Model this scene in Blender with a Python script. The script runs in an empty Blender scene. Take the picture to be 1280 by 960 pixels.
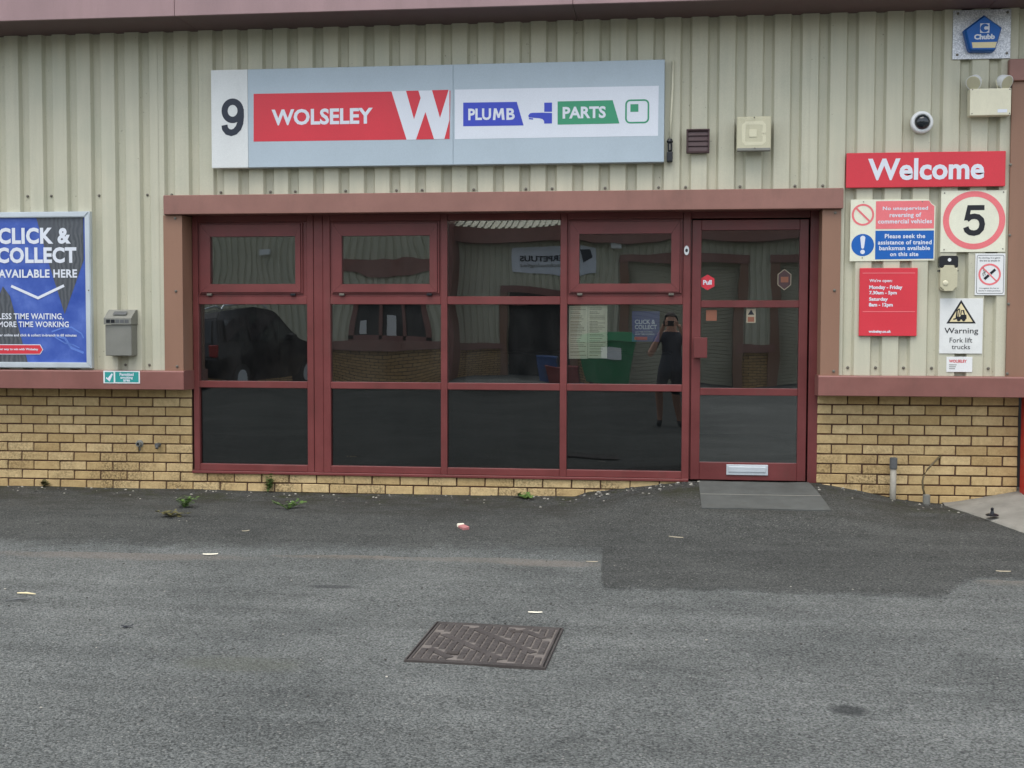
import bpy, bmesh, math, random
from mathutils import Vector, Matrix, noise
random.seed(7)
R = math.radians
S = bpy.context.scene
COL = S.collection

# ------------------------------------------------------------------ camera
CAM_H = 1.325
F_PX, YAW, PITCH, ROLL, DIST = 1529.74, -0.121936, -0.0486230, 0.00235916, 9.16233
_cy, _sy, _cp, _sp = math.cos(YAW), math.sin(YAW), math.cos(PITCH), math.sin(PITCH)
FWD = Vector((_sy*_cp, _cy*_cp, _sp)); _r = Vector((_cy, -_sy, 0)); _u = _r.cross(FWD)
RIGHT = _r*math.cos(ROLL) + _u*math.sin(ROLL); UP = _u*math.cos(ROLL) - _r*math.sin(ROLL)
cam = bpy.data.cameras.new('camera'); cam.sensor_width = 36; cam.lens = F_PX/1280*36
cam.clip_start = 0.02; cam.clip_end = 500
co = bpy.data.objects.new('camera', cam); COL.objects.link(co)
co.matrix_world = Matrix(((RIGHT.x, UP.x, -FWD.x, 0), (RIGHT.y, UP.y, -FWD.y, -DIST), (RIGHT.z, UP.z, -FWD.z, CAM_H), (0, 0, 0, 1)))
S.camera = co

# ------------------------------------------------------------------ sky, sun, exposure
SUN_EL, SUN_AZ = R(70), R(195)       # azimuth clockwise from +Y: behind the camera, a little to its left
w = bpy.data.worlds.new('World'); S.world = w; w.use_nodes = True
nt = w.node_tree
sky = nt.nodes.new('ShaderNodeTexSky'); sky.sky_type = 'NISHITA'; sky.sun_disc = False
sky.sun_elevation = SUN_EL; sky.sun_rotation = SUN_AZ; sky.air_density = 1.0; sky.dust_density = 2.0; sky.ozone_density = 1.0
bg = nt.nodes['Background']; bg.inputs[1].default_value = 0.15
hs = nt.nodes.new('ShaderNodeHueSaturation'); hs.inputs['Saturation'].default_value = .42      # cloud cover greys the blue
nt.links.new(sky.outputs[0], hs.inputs['Color']); nt.links.new(hs.outputs[0], bg.inputs[0])
sl = bpy.data.lights.new('sun', 'SUN'); sl.energy = 1.0; sl.angle = R(50); sl.color = (1, .96, .9)
so = bpy.data.objects.new('sun', sl); COL.objects.link(so)
sd = Vector((math.sin(SUN_AZ)*math.cos(SUN_EL), math.cos(SUN_AZ)*math.cos(SUN_EL), math.sin(SUN_EL)))
so.rotation_euler = (-sd).to_track_quat('-Z', 'Y').to_euler(); so.location = sd*60
S.view_settings.view_transform = 'Standard'; S.view_settings.look = 'None'
S.view_settings.exposure = 1.12; S.view_settings.gamma = 1

# ------------------------------------------------------------------ measuring: points on planes of known depth
def PX(x, y, Y=0.0):
    D = FWD*F_PX + RIGHT*(x-640) + UP*(480-y)
    t = (Y+DIST)/D.y
    return D.x*t, CAM_H + D.z*t
def rect(l, t, r, b, Y=0.0):
    return PX(l, (t+b)/2, Y)[0], PX(r, (t+b)/2, Y)[0], PX((l+r)/2, b, Y)[1], PX((l+r)/2, t, Y)[1]
def pts(lst, Y): return [PX(a, b, Y) for a, b in lst]
SLOPE = 0.028
def G(x, y):                                  # a point on the yard, which falls gently away from the wall
    D = FWD*F_PX + RIGHT*(x-640) + UP*(480-y)
    t = (-SLOPE*(DIST+.17) - CAM_H)/(D.z - SLOPE*D.y)
    return Vector((D.x*t, D.y*t-DIST, 0))

# ------------------------------------------------------------------ materials
def lin(c):
    f = lambda v: v/12.92 if v <= .04045 else ((v+.055)/1.055)**2.4
    return (f(c[0]/255), f(c[1]/255), f(c[2]/255), 1)
class NT:
    def __init__(s, name):
        s.m = bpy.data.materials.new(name); s.m.use_nodes = True; s.t = s.m.node_tree
        s.b = s.t.nodes['Principled BSDF']; s.out = s.t.nodes['Material Output']
    def n(s, typ, **kw):
        nd = s.t.nodes.new(typ)
        for k, v in kw.items():
            if k.startswith('i_'):
                key = k[2:]; nd.inputs[int(key) if key.isdigit() else key.replace('_', ' ')].default_value = v
            else: setattr(nd, k, v)
        return nd
    def l(s, a, b): s.t.links.new(a, b)
    def pos(s): return s.n('ShaderNodeNewGeometry').outputs['Position']
    def noise(s, vec, scale, detail=3, rough=.55):
        nd = s.n('ShaderNodeTexNoise', i_Scale=scale, i_Detail=detail, i_Roughness=rough); s.l(vec, nd.inputs['Vector']); return nd.outputs['Fac']
    def scale(s, vec, v):
        nd = s.n('ShaderNodeVectorMath', operation='MULTIPLY'); s.l(vec, nd.inputs[0]); nd.inputs[1].default_value = v; return nd.outputs[0]
    def ramp(s, fac, a, b, ca=(0, 0, 0, 1), cb=(1, 1, 1, 1)):
        nd = s.n('ShaderNodeValToRGB'); e = nd.color_ramp.elements
        e[0].position = a; e[0].color = ca; e[1].position = b; e[1].color = cb; s.l(fac, nd.inputs[0]); return nd.outputs[0]
    def math(s, op, a, b=None, clamp=False):
        nd = s.n('ShaderNodeMath', operation=op); nd.use_clamp = clamp
        for i, v in enumerate((a, b)):
            if v is None: continue
            if isinstance(v, (int, float)): nd.inputs[i].default_value = v
            else: s.l(v, nd.inputs[i])
        return nd.outputs[0]
    def mix(s, fac, a, b, mode='MIX'):
        nd = s.n('ShaderNodeMix', data_type='RGBA', blend_type=mode)
        for i, v in ((0, fac), (6, a), (7, b)):
            if isinstance(v, (int, float, tuple)): nd.inputs[i].default_value = v
            else: s.l(v, nd.inputs[i])
        return nd.outputs[2]
    def bump(s, h, strength, dist):
        nd = s.n('ShaderNodeBump', i_Strength=strength, i_Distance=dist); s.l(h, nd.inputs['Height']); s.l(nd.outputs[0], s.b.inputs['Normal'])
def paint(name, rgb, rough=.5, var=.12, scale=6, dirt=0.0, metallic=0, bump=.0, streak=1.0, spec=.4, fine=.05):
    k = NT(name); p = k.pos(); c = lin(rgb)
    n1 = k.noise(k.scale(p, (1, 1, streak)), scale, 5, .6)
    v = k.ramp(n1, .3, .7, (1-var, 1-var, 1-var, 1), (1+var*.6, 1+var*.6, 1+var*.6, 1))
    col = k.mix(1.0, c, v, 'MULTIPLY')
    if fine:
        n2 = k.noise(p, 220, 2, .5)
        col = k.mix(1.0, col, k.ramp(n2, .3, .7, (1-fine, 1-fine, 1-fine, 1), (1+fine, 1+fine, 1+fine, 1)), 'MULTIPLY')
    if dirt:
        d = k.ramp(k.noise(k.scale(p, (1, 1, .35*streak)), scale*2.3, 6, .7), .52, .78)
        col = k.mix(k.math('MULTIPLY', d, dirt), col, lin((70, 66, 56)))
    k.l(col, k.b.inputs['Base Color'])
    k.l(k.ramp(n1, .3, .8, (rough*.85,)*3+(1,), (min(1, rough*1.2),)*3+(1,)), k.b.inputs['Roughness'])
    k.b.inputs['Metallic'].default_value = metallic; k.b.inputs['Specular IOR Level'].default_value = spec
    if bump: k.bump(k.noise(p, 90, 3), bump, .004)
    return k.m
M = {}
M['clad'] = None
def cladding_material():
    k = NT('cream_cladding'); p = k.pos()
    base = lin((193, 190, 169))
    streak = k.noise(k.scale(p, (9, 9, .55)), 1.5, 6, .65)
    col = k.mix(1.0, base, k.ramp(streak, .3, .72, (.90, .91, .90, 1), (1.05, 1.045, 1.03, 1)), 'MULTIPLY')
    blot = k.noise(p, 2.2, 5, .6)
    col = k.mix(k.ramp(blot, .45, .75, (0, 0, 0, 1), (.32, .32, .32, 1)), col, lin((160, 168, 150)))
    specks = k.noise(p, 42, 2, .5)
    col = k.mix(k.ramp(specks, .73, .78, (0, 0, 0, 1), (.6, .6, .6, 1)), col, lin((92, 88, 74)))
    fine = k.noise(p, 160, 2)
    col = k.mix(1.0, col, k.ramp(fine, .3, .7, (.95, .95, .95, 1), (1.04, 1.04, 1.04, 1)), 'MULTIPLY')
    k.l(col, k.b.inputs['Base Color']); k.b.inputs['Roughness'].default_value = .55; k.b.inputs['Specular IOR Level'].default_value = .35
    k.bump(k.noise(k.scale(p, (1, 1, .3)), 6, 3), .15, .01)
    return k.m
M['clad'] = cladding_material()
M['flash'] = paint('red_brown_flashing', (142, 102, 91), .45, .14, 3, .2, bump=.05)
M['sill'] = paint('dark_red_flashing', (130, 86, 78), .45, .16, 3, .22, bump=.05)
M['fascia'] = paint('weathered_mauve_fascia', (148, 122, 122), .5, .16, 2, .2, streak=.3)
M['soffit'] = paint('dull_brown_soffit', (104, 82, 82), .6, .15, 3, .2)
M['jamb'] = paint('tan_brown_flashing', (140, 106, 86), .5, .1, 2, .15, streak=.3)
M['frame'] = paint('maroon_frame_paint', (114, 58, 56), .38, .18, 4, .25, fine=.08)
M['doorpaint'] = paint('maroon_door_paint', (106, 53, 52), .36, .18, 4, .28, fine=.08)
M['white'] = paint('white_sign_board', (214, 217, 214), .4, .05, 4, .06)
M['greyblue'] = paint('pale_grey_blue_board', (172, 186, 194), .4, .05, 2.5, .04)
M['signwhite'] = paint('white_vinyl', (214, 219, 226), .4, .03, 3)
M['navy'] = paint('dark_navy_vinyl', (36, 43, 56), .4, .05, 5)
M['red'] = paint('red_vinyl', (206, 54, 66), .4, .05, 3, .03)
M['redplain'] = paint('sun_bleached_red_vinyl', (226, 116, 120), .45, .06, 6, .03)
M['bluev'] = paint('blue_vinyl', (56, 72, 182), .4, .05, 4)
M['greenv'] = paint('green_vinyl', (58, 146, 108), .4, .05, 4)
M['safeblue'] = paint('safety_blue_vinyl', (14, 92, 172), .45, .05, 6)
M['teal'] = paint('teal_vinyl', (44, 146, 140), .45, .06, 8)
M['black'] = paint('black_vinyl', (26, 28, 34), .4, .05, 6)
M['cream'] = paint('cream_plastic', (216, 212, 186), .45, .06, 8, .1)
M['signcream'] = paint('weathered_white_plate', (222, 222, 200), .45, .06, 8, .08)
M['signwarn'] = paint('stained_white_plate', (218, 220, 216), .45, .06, 10, .10)
M['yellowish'] = paint('pale_yellow_print', (222, 208, 164), .45, .08, 10)
M['plasticwhite'] = paint('white_plastic', (222, 224, 222), .35, .04, 6, .04)
M['darkplastic'] = paint('dark_plastic', (30, 32, 36), .3, .08, 8)
M['brownplastic'] = paint('brown_plastic', (70, 50, 50), .5, .1, 10, .1)
M['alu'] = paint('satin_aluminium', (198, 206, 210), .38, .06, 6, .05, metallic=.35)
M['greysteel'] = paint('grey_painted_steel', (128, 128, 120), .42, .08, 8, .1, metallic=.2)
M['steel'] = paint('dull_steel', (120, 116, 106), .5, .15, 20, .3, metallic=.6)
M['pipe'] = paint('weathered_grey_pvc', (150, 146, 134), .55, .2, 12, .5)
M['pipecap'] = paint('dark_grey_pvc', (88, 90, 90), .5, .15, 12, .2)
M['redpost'] = paint('glossy_red_paint', (176, 22, 30), .4, .12, 6, .15)
M['paper'] = paint('yellowed_paper', (236, 230, 208), .8, .06, 5)
M['ink'] = paint('faded_ink', (150, 142, 122), .8, .1, 9)
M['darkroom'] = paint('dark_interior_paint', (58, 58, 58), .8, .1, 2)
M['carpet'] = paint('dark_carpet', (36, 36, 38), .95, .1, 2)
M['blackfilm'] = paint('black_backing_film', (9, 10, 11), .7, .06, 3)
M['orange'] = paint('faded_orange_print', (128, 82, 62), .6, .08, 9)
M['plate'] = None
def galvanised():
    k = NT('galvanised_plate'); p = k.pos()
    v = k.n('ShaderNodeTexVoronoi', i_Scale=150); k.l(p, v.inputs['Vector'])
    f = k.noise(p, 130, 4, .7)
    col = k.mix(k.ramp(f, .4, .62), lin((168, 172, 178)), lin((228, 230, 232)))
    k.l(col, k.b.inputs['Base Color']); k.b.inputs['Metallic'].default_value = .4; k.b.inputs['Roughness'].default_value = .45
    return k.m
M['plate'] = galvanised()
def brick_material():
    k = NT('buff_brick'); p = k.pos(); oi = k.n('ShaderNodeObjectInfo')
    a = k.ramp(oi.outputs['Random'], 0, 1, lin((186, 160, 112)), lin((214, 190, 142)))
    b = k.noise(p, 26, 5, .7)
    col = k.mix(k.ramp(b, .35, .75, (0, 0, 0, 1), (.55, .55, .55, 1)), a, lin((150, 122, 84)))
    c = k.noise(p, 160, 3, .7)                                      # dark burnt specks in the face
    col = k.mix(k.ramp(c, .56, .74, (0, 0, 0, 1), (.5, .5, .5, 1)), col, lin((110, 80, 50)))
    # black algae that settled in blotches on the lower courses
    sep = k.n('ShaderNodeSeparateXYZ'); k.l(p, sep.inputs[0])
    low = k.math('MULTIPLY', k.ramp(sep.outputs['Z'], .12, .55, (1, 1, 1, 1), (0, 0, 0, 1)), k.ramp(k.noise(p, 2.1, 4), .46, .62))
    sp = k.math('MULTIPLY', k.ramp(k.noise(p, 60, 5, .75), .43, .60), low)
    col = k.mix(k.math('MULTIPLY', sp, .75), col, lin((52, 44, 34)))
    k.l(col, k.b.inputs['Base Color']); k.b.inputs['Roughness'].default_value = .9; k.b.inputs['Specular IOR Level'].default_value = .15
    k.bump(k.noise(p, 140, 4, .7), .6, .004)
    return k.m
M['brick'] = brick_material()
M['mortar'] = paint('dark_brown_mortar', (92, 68, 54), .95, .2, 20, .2, bump=.5)
def asphalt(name, dark, light, tint, soil=0.0, vs=125, blend=None):
    k = NT(name); p = k.pos()
    v = k.n('ShaderNodeTexVoronoi', i_Scale=vs); k.l(p, v.inputs['Vector'])
    v2 = k.n('ShaderNodeTexVoronoi', i_Scale=vs*.8); k.l(p, v2.inputs['Vector'])
    sep = k.n('ShaderNodeSeparateColor'); k.l(v.outputs['Color'], sep.inputs[0])
    n2 = k.noise(p, 48, 6, .8)
    f = k.math('ADD', k.math('MULTIPLY', sep.outputs[0], .40), k.math('MULTIPLY', n2, .55))
    def tone(d, l_): return k.ramp(f, .16, .78, lin(d), lin(l_))
    col = tone(dark, light)
    if blend:                                                         # the patch edge is worn through to the old surface
        at = k.n('ShaderNodeAttribute', attribute_name='wear'); e = k.math('ADD', at.outputs['Fac'], k.math('MULTIPLY', k.math('SUBTRACT', k.noise(p, 9, 6, .75), .5), 1.5))
        col = k.mix(k.ramp(e, .25, .75), tone(*blend), col)
    pit = k.ramp(k.math('ADD', v2.outputs['Distance'], k.math('MULTIPLY', n2, .35)), .66, .95, (0, 0, 0, 1), (.55, .55, .55, 1))
    col = k.mix(pit, col, lin((34, 36, 36)))
    big = k.noise(p, .9, 7, .66)
    col = k.mix(1.0, col, k.ramp(big, .34, .68, (.74, .75, .75, 1), (1.14, 1.14, 1.13, 1)), 'MULTIPLY')
    mid = k.noise(k.scale(p, (1, 1.5, 1)), 4.5, 7, .7)
    col = k.mix(1.0, col, k.ramp(mid, .3, .72, (.86, .86, .855, 1), (1.08, 1.08, 1.08, 1)), 'MULTIPLY')
    drag = k.noise(k.scale(p, (.22, 2.6, 1)), 1.6, 5, .6)             # long faint tyre and sweep marks along the yard
    col = k.mix(1.0, col, k.ramp(drag, .35, .65, (.88, .88, .88, 1), (1.06, 1.06, 1.06, 1)), 'MULTIPLY')
    col = k.mix(1.0, col, lin(tint), 'MULTIPLY')
    pale = k.math('GREATER_THAN', sep.outputs[1], .985)              # single pale chippings
    col = k.mix(k.math('MULTIPLY', pale, .4), col, lin((170, 168, 160)))
    xyz = k.n('ShaderNodeSeparateXYZ'); k.l(p, xyz.inputs[0])
    if soil:
        s1 = k.ramp(k.noise(k.scale(p, (.7, 1.5, 1)), 2.4, 6, .72), .40, .66)
        near = k.ramp(k.math('ADD', xyz.outputs['Y'], 1.0, True), .0, .85)   # silt and moss washed up along the wall foot
        col = k.mix(k.math('MULTIPLY', k.math('MULTIPLY', s1, near), soil), col, lin((52, 48, 38)))
        s2 = k.math('MULTIPLY', k.ramp(k.noise(p, 3.3, 6, .72), .50, .62), k.ramp(k.math('ADD', xyz.outputs['Y'], 1.0, True), .55, .9))
        col = k.mix(k.math('MULTIPLY', s2, .65), col, lin((56, 60, 32)))
    else:                                                             # worn stains out in the yard
        for (sx, sy, rx, ry, c, amt) in STAINS:
            d = k.n('ShaderNodeVectorMath', operation='SUBTRACT'); k.l(p, d.inputs[0]); d.inputs[1].default_value = (sx, sy, 0)
            e = k.scale(d.outputs[0], (1/rx, 1/ry, 0))
            ln = k.n('ShaderNodeVectorMath', operation='LENGTH'); k.l(e, ln.inputs[0])
            q = k.math('ADD', ln.outputs['Value'], k.math('MULTIPLY', k.noise(p, 12, 4, .7), .9))
            col = k.mix(k.ramp(k.math('MULTIPLY', q, .5), .5, .74, (amt,)*3+(1,), (0, 0, 0, 1)), col, lin(c))
        # hairline cracks, only here and there
        wv = k.n('ShaderNodeVectorMath', operation='ADD'); k.l(p, wv.inputs[0]); nz = k.n('ShaderNodeTexNoise', i_Scale=3.0, i_Detail=4.0); k.l(p, nz.inputs['Vector']); k.l(k.scale(nz.outputs['Color'], (.5, .5, 0)), wv.inputs[1])
        vc = k.n('ShaderNodeTexVoronoi', feature='DISTANCE_TO_EDGE', i_Scale=.55); k.l(wv.outputs[0], vc.inputs['Vector'])
        cr = k.math('MULTIPLY', k.ramp(vc.outputs['Distance'], .002, .006, (1, 1, 1, 1), (0, 0, 0, 1)), k.ramp(k.noise(p, 1.3, 3), .52, .6))
        col = k.mix(k.math('MULTIPLY', cr, .22), col, lin((38, 40, 40)))
    k.l(col, k.b.inputs['Base Color']); k.b.inputs['Roughness'].default_value = .9; k.b.inputs['Specular IOR Level'].default_value = .2
    h = k.math('ADD', k.math('MULTIPLY', v.outputs['Distance'], -.6), k.math('MULTIPLY', n2, .9))
    h = k.math('ADD', h, k.math('MULTIPLY', sep.outputs[2], .35)); h = k.math('ADD', h, k.math('MULTIPLY', v2.outputs['Distance'], -.4))
    k.bump(h, 1.0, .014)
    return k.m
STAINS = []
for (px, py, rx, ry, c, a) in ((1060, 888, .085, .07, (48, 50, 50), .75), (415, 733, .17, .05, (44, 46, 48), .55), (1252, 722, .28, .2, (132, 124, 112), .4),
                               (300, 830, .35, .12, (96, 98, 84), .35), (560, 697, .8, .12, (132, 126, 116), .4), (150, 694, .9, .13, (130, 120, 110), .4), (690, 704, .35, .10, (136, 128, 118), .45), (420, 694, .5, .12, (128, 118, 106), .4)):
    g = G(px, py); STAINS.append((g.x, g.y, rx, ry, c, a))
ROAD = ((92, 95, 94), (157, 160, 158))
M['road'] = asphalt('worn_grey_asphalt', ROAD[0], ROAD[1], (233, 233, 230))
M['patch'] = asphalt('dark_asphalt', (66, 68, 66), (126, 127, 124), (230, 231, 229), soil=.85, vs=135, blend=ROAD)
M['concrete'] = paint('grey_concrete', (128, 126, 118), .9, .22, 5, .3, bump=.5, spec=.2)
M['slab'] = paint('dark_concrete_slab', (82, 84, 81), .9, .25, 6, .5, bump=.4, spec=.2)
M['iron'] = paint('rusty_cast_iron', (76, 71, 68), .6, .25, 14, .25, metallic=.3, bump=.3)
M['ironlow'] = paint('gritty_iron_recess', (102, 96, 90), .85, .25, 20, .2, bump=.3)
M['steelhole'] = paint('rusted_hole', (58, 52, 48), .9, .2, 30)
M['leaf'] = paint('weed_leaf', (84, 112, 52), .6, .25, 30)
M['leaf2'] = paint('dry_weed_leaf', (96, 92, 56), .7, .25, 30)
M['roller'] = paint('pale_roller_shutter', (176, 172, 150), .5, .1, 2, .1)
M['opal'] = paint('ribbed_opal_diffuser', (188, 184, 156), .3, .05, 8, .08)
M['tube'] = paint('lamp_tube', (204, 200, 172), .3, .03, 8)
M['skin'] = paint('skin', (196, 150, 126), .5, .05, 10)
M['shirt'] = paint('dark_grey_cotton', (58, 62, 70), .9, .1, 10)
M['shorts'] = paint('dark_shorts', (40, 42, 48), .9, .1, 10)
M['hair'] = paint('dark_hair', (44, 34, 28), .7, .2, 30)
M['carpaint'] = paint('black_car_paint', (20, 22, 26), .2, .05, 2, spec=.5)
M['carglass'] = paint('dark_car_glass', (30, 36, 40), .05, .05, 2, spec=.6)
M['tyre'] = paint('tyre_rubber', (24, 24, 24), .85, .1, 9)
M['taillight'] = paint('red_lamp_lens', (130, 14, 18), .2, .05, 9)
M['dumpster'] = paint('green_bin_plastic', (22, 122, 74), .45, .08, 4, .05)
M['crate_red'] = paint('dull_red_plastic', (122, 40, 40), .5, .1, 6, .1)
M['crate_blue'] = paint('dull_blue_plastic', (28, 70, 124), .5, .1, 6, .1)
def glass(name, refl, tint, dust_haze=.035):
    k = NT(name); t = k.t; t.nodes.remove(k.b)
    gl = k.n('ShaderNodeBsdfGlossy', i_Roughness=0.0); gl.inputs['Color'].default_value = (.93, .97, .96, 1)
    tr = k.n('ShaderNodeBsdfTransparent'); tr.inputs['Color'].default_value = tint
    fr = k.n('ShaderNodeFresnel', i_IOR=1.5)
    f = k.math('ADD', k.math('MULTIPLY', fr.outputs[0], 1.0), refl, True)
    mx = k.n('ShaderNodeMixShader'); k.l(f, mx.inputs[0]); k.l(tr.outputs[0], mx.inputs[1]); k.l(gl.outputs[0], mx.inputs[2])
    df = k.n('ShaderNodeBsdfDiffuse'); df.inputs['Color'].default_value = (.5, .5, .47, 1); p = k.pos()      # dusty smears, plus a pale haze painted in to lift the blacks
    du = k.math('MULTIPLY', k.ramp(k.noise(k.scale(p, (1, 1, .5)), 3.2, 6, .7), .3, .75), dust_haze)
    m2 = k.n('ShaderNodeMixShader'); k.l(du, m2.inputs[0]); k.l(mx.outputs[0], m2.inputs[1]); k.l(df.outputs[0], m2.inputs[2])
    k.l(m2.outputs[0], k.out.inputs['Surface']); return k.m
M['glass'] = glass('window_glass', .165, (.84, .88, .87, 1))
M['glassdark'] = glass('dark_backed_glass', .045, (.6, .64, .64, 1), .008)
M['glassdoor'] = glass('door_glass', .165, (.8, .84, .83, 1))

# ------------------------------------------------------------------ mesh helpers
WL = {}
def wl(o): return WL.get(o.name, Vector()) if o else Vector()
class MB:
    def __init__(s): s.bm = bmesh.new()
    def box(s, x0, x1, y0, y1, z0, z1, bev=0, seg=1):
        r = bmesh.ops.create_cube(s.bm, size=1)
        for v in r['verts']: v.co = Vector((x0+(v.co.x+.5)*(x1-x0), y0+(v.co.y+.5)*(y1-y0), z0+(v.co.z+.5)*(z1-z0)))
        if bev:
            es = list({e for v in r['verts'] for e in v.link_edges})
            bmesh.ops.bevel(s.bm, geom=es, offset=bev, segments=seg, affect='EDGES', profile=.7)
        return s
    def prism(s, poly, y0, y1):                    # outline in X,Z facing -Y, y0 in front of y1
        a = sum(poly[i][0]*poly[(i+1) % len(poly)][1]-poly[(i+1) % len(poly)][0]*poly[i][1] for i in range(len(poly)))
        if a < 0: poly = poly[::-1]
        f = [s.bm.verts.new((x, y0, z)) for x, z in poly]; b = [s.bm.verts.new((x, y1, z)) for x, z in poly]
        s.bm.faces.new(f); s.bm.faces.new(b[::-1]); n = len(poly)
        for i in range(n): s.bm.faces.new((f[i], b[i], b[(i+1) % n], f[(i+1) % n]))
        return s
    def flat(s, poly, y):
        a = sum(poly[i][0]*poly[(i+1) % len(poly)][1]-poly[(i+1) % len(poly)][0]*poly[i][1] for i in range(len(poly)))
        if a < 0: poly = poly[::-1]
        s.bm.faces.new([s.bm.verts.new((x, y, z)) for x, z in poly]); return s
    def ring(s, cx, cz, r0, r1, y, n=40, rz=1.0):
        o = [s.bm.verts.new((cx+r1*math.cos(t), y, cz+r1*rz*math.sin(t))) for t in [i*2*math.pi/n for i in range(n)]]
        i_ = [s.bm.verts.new((cx+r0*math.cos(t), y, cz+r0*rz*math.sin(t))) for t in [i*2*math.pi/n for i in range(n)]]
        for i in range(n): s.bm.faces.new((o[i], o[(i+1) % n], i_[(i+1) % n], i_[i]))
        return s
    def disc(s, cx, cz, r, y, n=32): return s.flat([(cx+r*math.cos(i*2*math.pi/n), cz+r*math.sin(i*2*math.pi/n)) for i in range(n)], y)
    def tube(s, P, r, n=8, cap=True):
        P = [Vector(p) for p in P]; rr = r if isinstance(r, (list, tuple)) else [r]*len(P); rows = []
        for i, p in enumerate(P):
            d = (P[min(i+1, len(P)-1)]-P[max(i-1, 0)]).normalized()
            a = d.cross(Vector((0, 0, 1)) if abs(d.z) < .9 else Vector((1, 0, 0))).normalized(); b = d.cross(a)
            rows.append([s.bm.verts.new(p+(a*math.cos(t)+b*math.sin(t))*rr[i]) for t in [j*2*math.pi/n for j in range(n)]])
        for u, v in zip(rows, rows[1:]):
            for j in range(n): s.bm.faces.new((u[j], u[(j+1) % n], v[(j+1) % n], v[j]))
        if cap: s.bm.faces.new(rows[0]); s.bm.faces.new(rows[-1])
        return s
    def lathe(s, prof, cx, cy, cz, axis='Y', n=24):    # prof: (radius, along)
        rows = []
        for r, h in prof:
            row = []
            for j in range(n):
                t = j*2*math.pi/n; a, b = max(r, 1e-5)*math.cos(t), max(r, 1e-5)*math.sin(t)
                row.append(s.bm.verts.new((cx+a, cy+h, cz+b) if axis == 'Y' else (cx+a, cy+b, cz+h)))
            rows.append(row)
        for u, v in zip(rows, rows[1:]):
            for j in range(n): s.bm.faces.new((u[j], u[(j+1) % n], v[(j+1) % n], v[j]))
        s.bm.faces.new(rows[0]); s.bm.faces.new(rows[-1]); return s
    def sphere(s, c, r, sc=(1, 1, 1), seg=16):
        q = bmesh.ops.create_uvsphere(s.bm, u_segments=seg, v_segments=seg//2+2, radius=r)
        for v in q['verts']: v.co = Vector((v.co.x*sc[0]+c[0], v.co.y*sc[1]+c[1], v.co.z*sc[2]+c[2]))
        return s
    def stroke(s, P, wd, y):                           # flat ribbon of constant width along X,Z points
        P = [Vector((a, b)) for a, b in P]; L = []
        for i, p in enumerate(P):
            d = (P[min(i+1, len(P)-1)]-P[max(i-1, 0)]).normalized(); nrm = Vector((-d.y, d.x))
            if 0 < i < len(P)-1:
                d0 = (p-P[i-1]).normalized(); c = max(.35, nrm.dot(Vector((-d0.y, d0.x))))
            else: c = 1
            L.append((p+nrm*wd/2/c, p-nrm*wd/2/c))
        vs = [(s.bm.verts.new((a.x, y, a.y)), s.bm.verts.new((b.x, y, b.y))) for a, b in L]
        for (a, b), (c, d) in zip(vs, vs[1:]): s.bm.faces.new((b, d, c, a))
        return s
    def quad(s, *P): s.bm.faces.new([s.bm.verts.new(p) for p in P]); return s
    def build(s, name, mat, parent=None, smooth=False, fix=True):
        if fix: bmesh.ops.recalc_face_normals(s.bm, faces=s.bm.faces)
        me = bpy.data.meshes.new(name); off = wl(parent)
        if off.length: bmesh.ops.translate(s.bm, verts=s.bm.verts, vec=-off)
        s.bm.to_mesh(me); s.bm.free(); me.materials.append(mat)
        if smooth:
            for p in me.polygons: p.use_smooth = True
        return link(name, me, parent)
def link(name, me, parent=None):
    o = bpy.data.objects.new(name, me); COL.objects.link(o)
    if parent: o.parent = parent
    WL[o.name] = wl(parent); return o
def tag(o, label=None, cat=None, group=None, kind=None):
    for k, v in (('label', label), ('category', cat), ('group', group), ('kind', kind)):
        if v: o[k] = v
    return o
def thing(name, label, cat, loc, group=None):
    o = bpy.data.objects.new(name, None); COL.objects.link(o); o.location = loc; o.empty_display_size = .1
    WL[o.name] = Vector(loc); return tag(o, label, cat, group)
def fix_front(o):      # flat prints must face -Y
    return o
_fc = {}
def text_mesh(body, bold, space=1.0, shear=0):
    key = (body, bold, space, shear)
    if key not in _fc:
        cu = bpy.data.curves.new('lettering', 'FONT'); cu.body = body; cu.offset = bold; cu.resolution_u = 3; cu.space_character = space; cu.shear = shear
        cu.align_x = 'LEFT'
        o = bpy.data.objects.new('lettering', cu); COL.objects.link(o); bpy.context.view_layer.update()
        me = bpy.data.meshes.new_from_object(o.evaluated_get(bpy.context.evaluated_depsgraph_get()))
        V = [v.co.copy() for v in me.vertices]; Fc = [tuple(p.vertices) for p in me.polygons]
        bpy.data.objects.remove(o); bpy.data.curves.remove(cu); bpy.data.meshes.remove(me); _fc[key] = (V, Fc)
    return _fc[key]
def text_at(body, box, Y, mat, parent, bold=.03, name='lettering', flip=False, space=1.0, shear=0):
    V, Fc = text_mesh(body, bold, space, shear)
    x0, x1 = min(v.x for v in V), max(v.x for v in V); z0, z1 = min(v.y for v in V), max(v.y for v in V)
    X0, X1, Z0, Z1 = box; off = wl(parent); vs = []
    for v in V:
        u = (v.x-x0)/(x1-x0); t = (v.y-z0)/(z1-z0)
        X = X1-(X1-X0)*u if flip else X0+(X1-X0)*u
        vs.append(Vector((X, Y, Z0+(Z1-Z0)*t))-off)
    me = bpy.data.meshes.new(name); me.from_pydata(vs, [], Fc); me.materials.append(mat)
    return link(name, me, parent)
def text(body, l, t, r, b, Y, mat, parent, bold=.03, **kw): return text_at(body, rect(l, t, r, b, Y), Y, mat, parent, bold, **kw)
def plate(l, t, r, b, y0, y1, bev=.0015):
    x0, x1, z0, z1 = rect(l, t, r, b, y0); return MB().box(x0, x1, y0, y1, z0, z1, bev)
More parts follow.
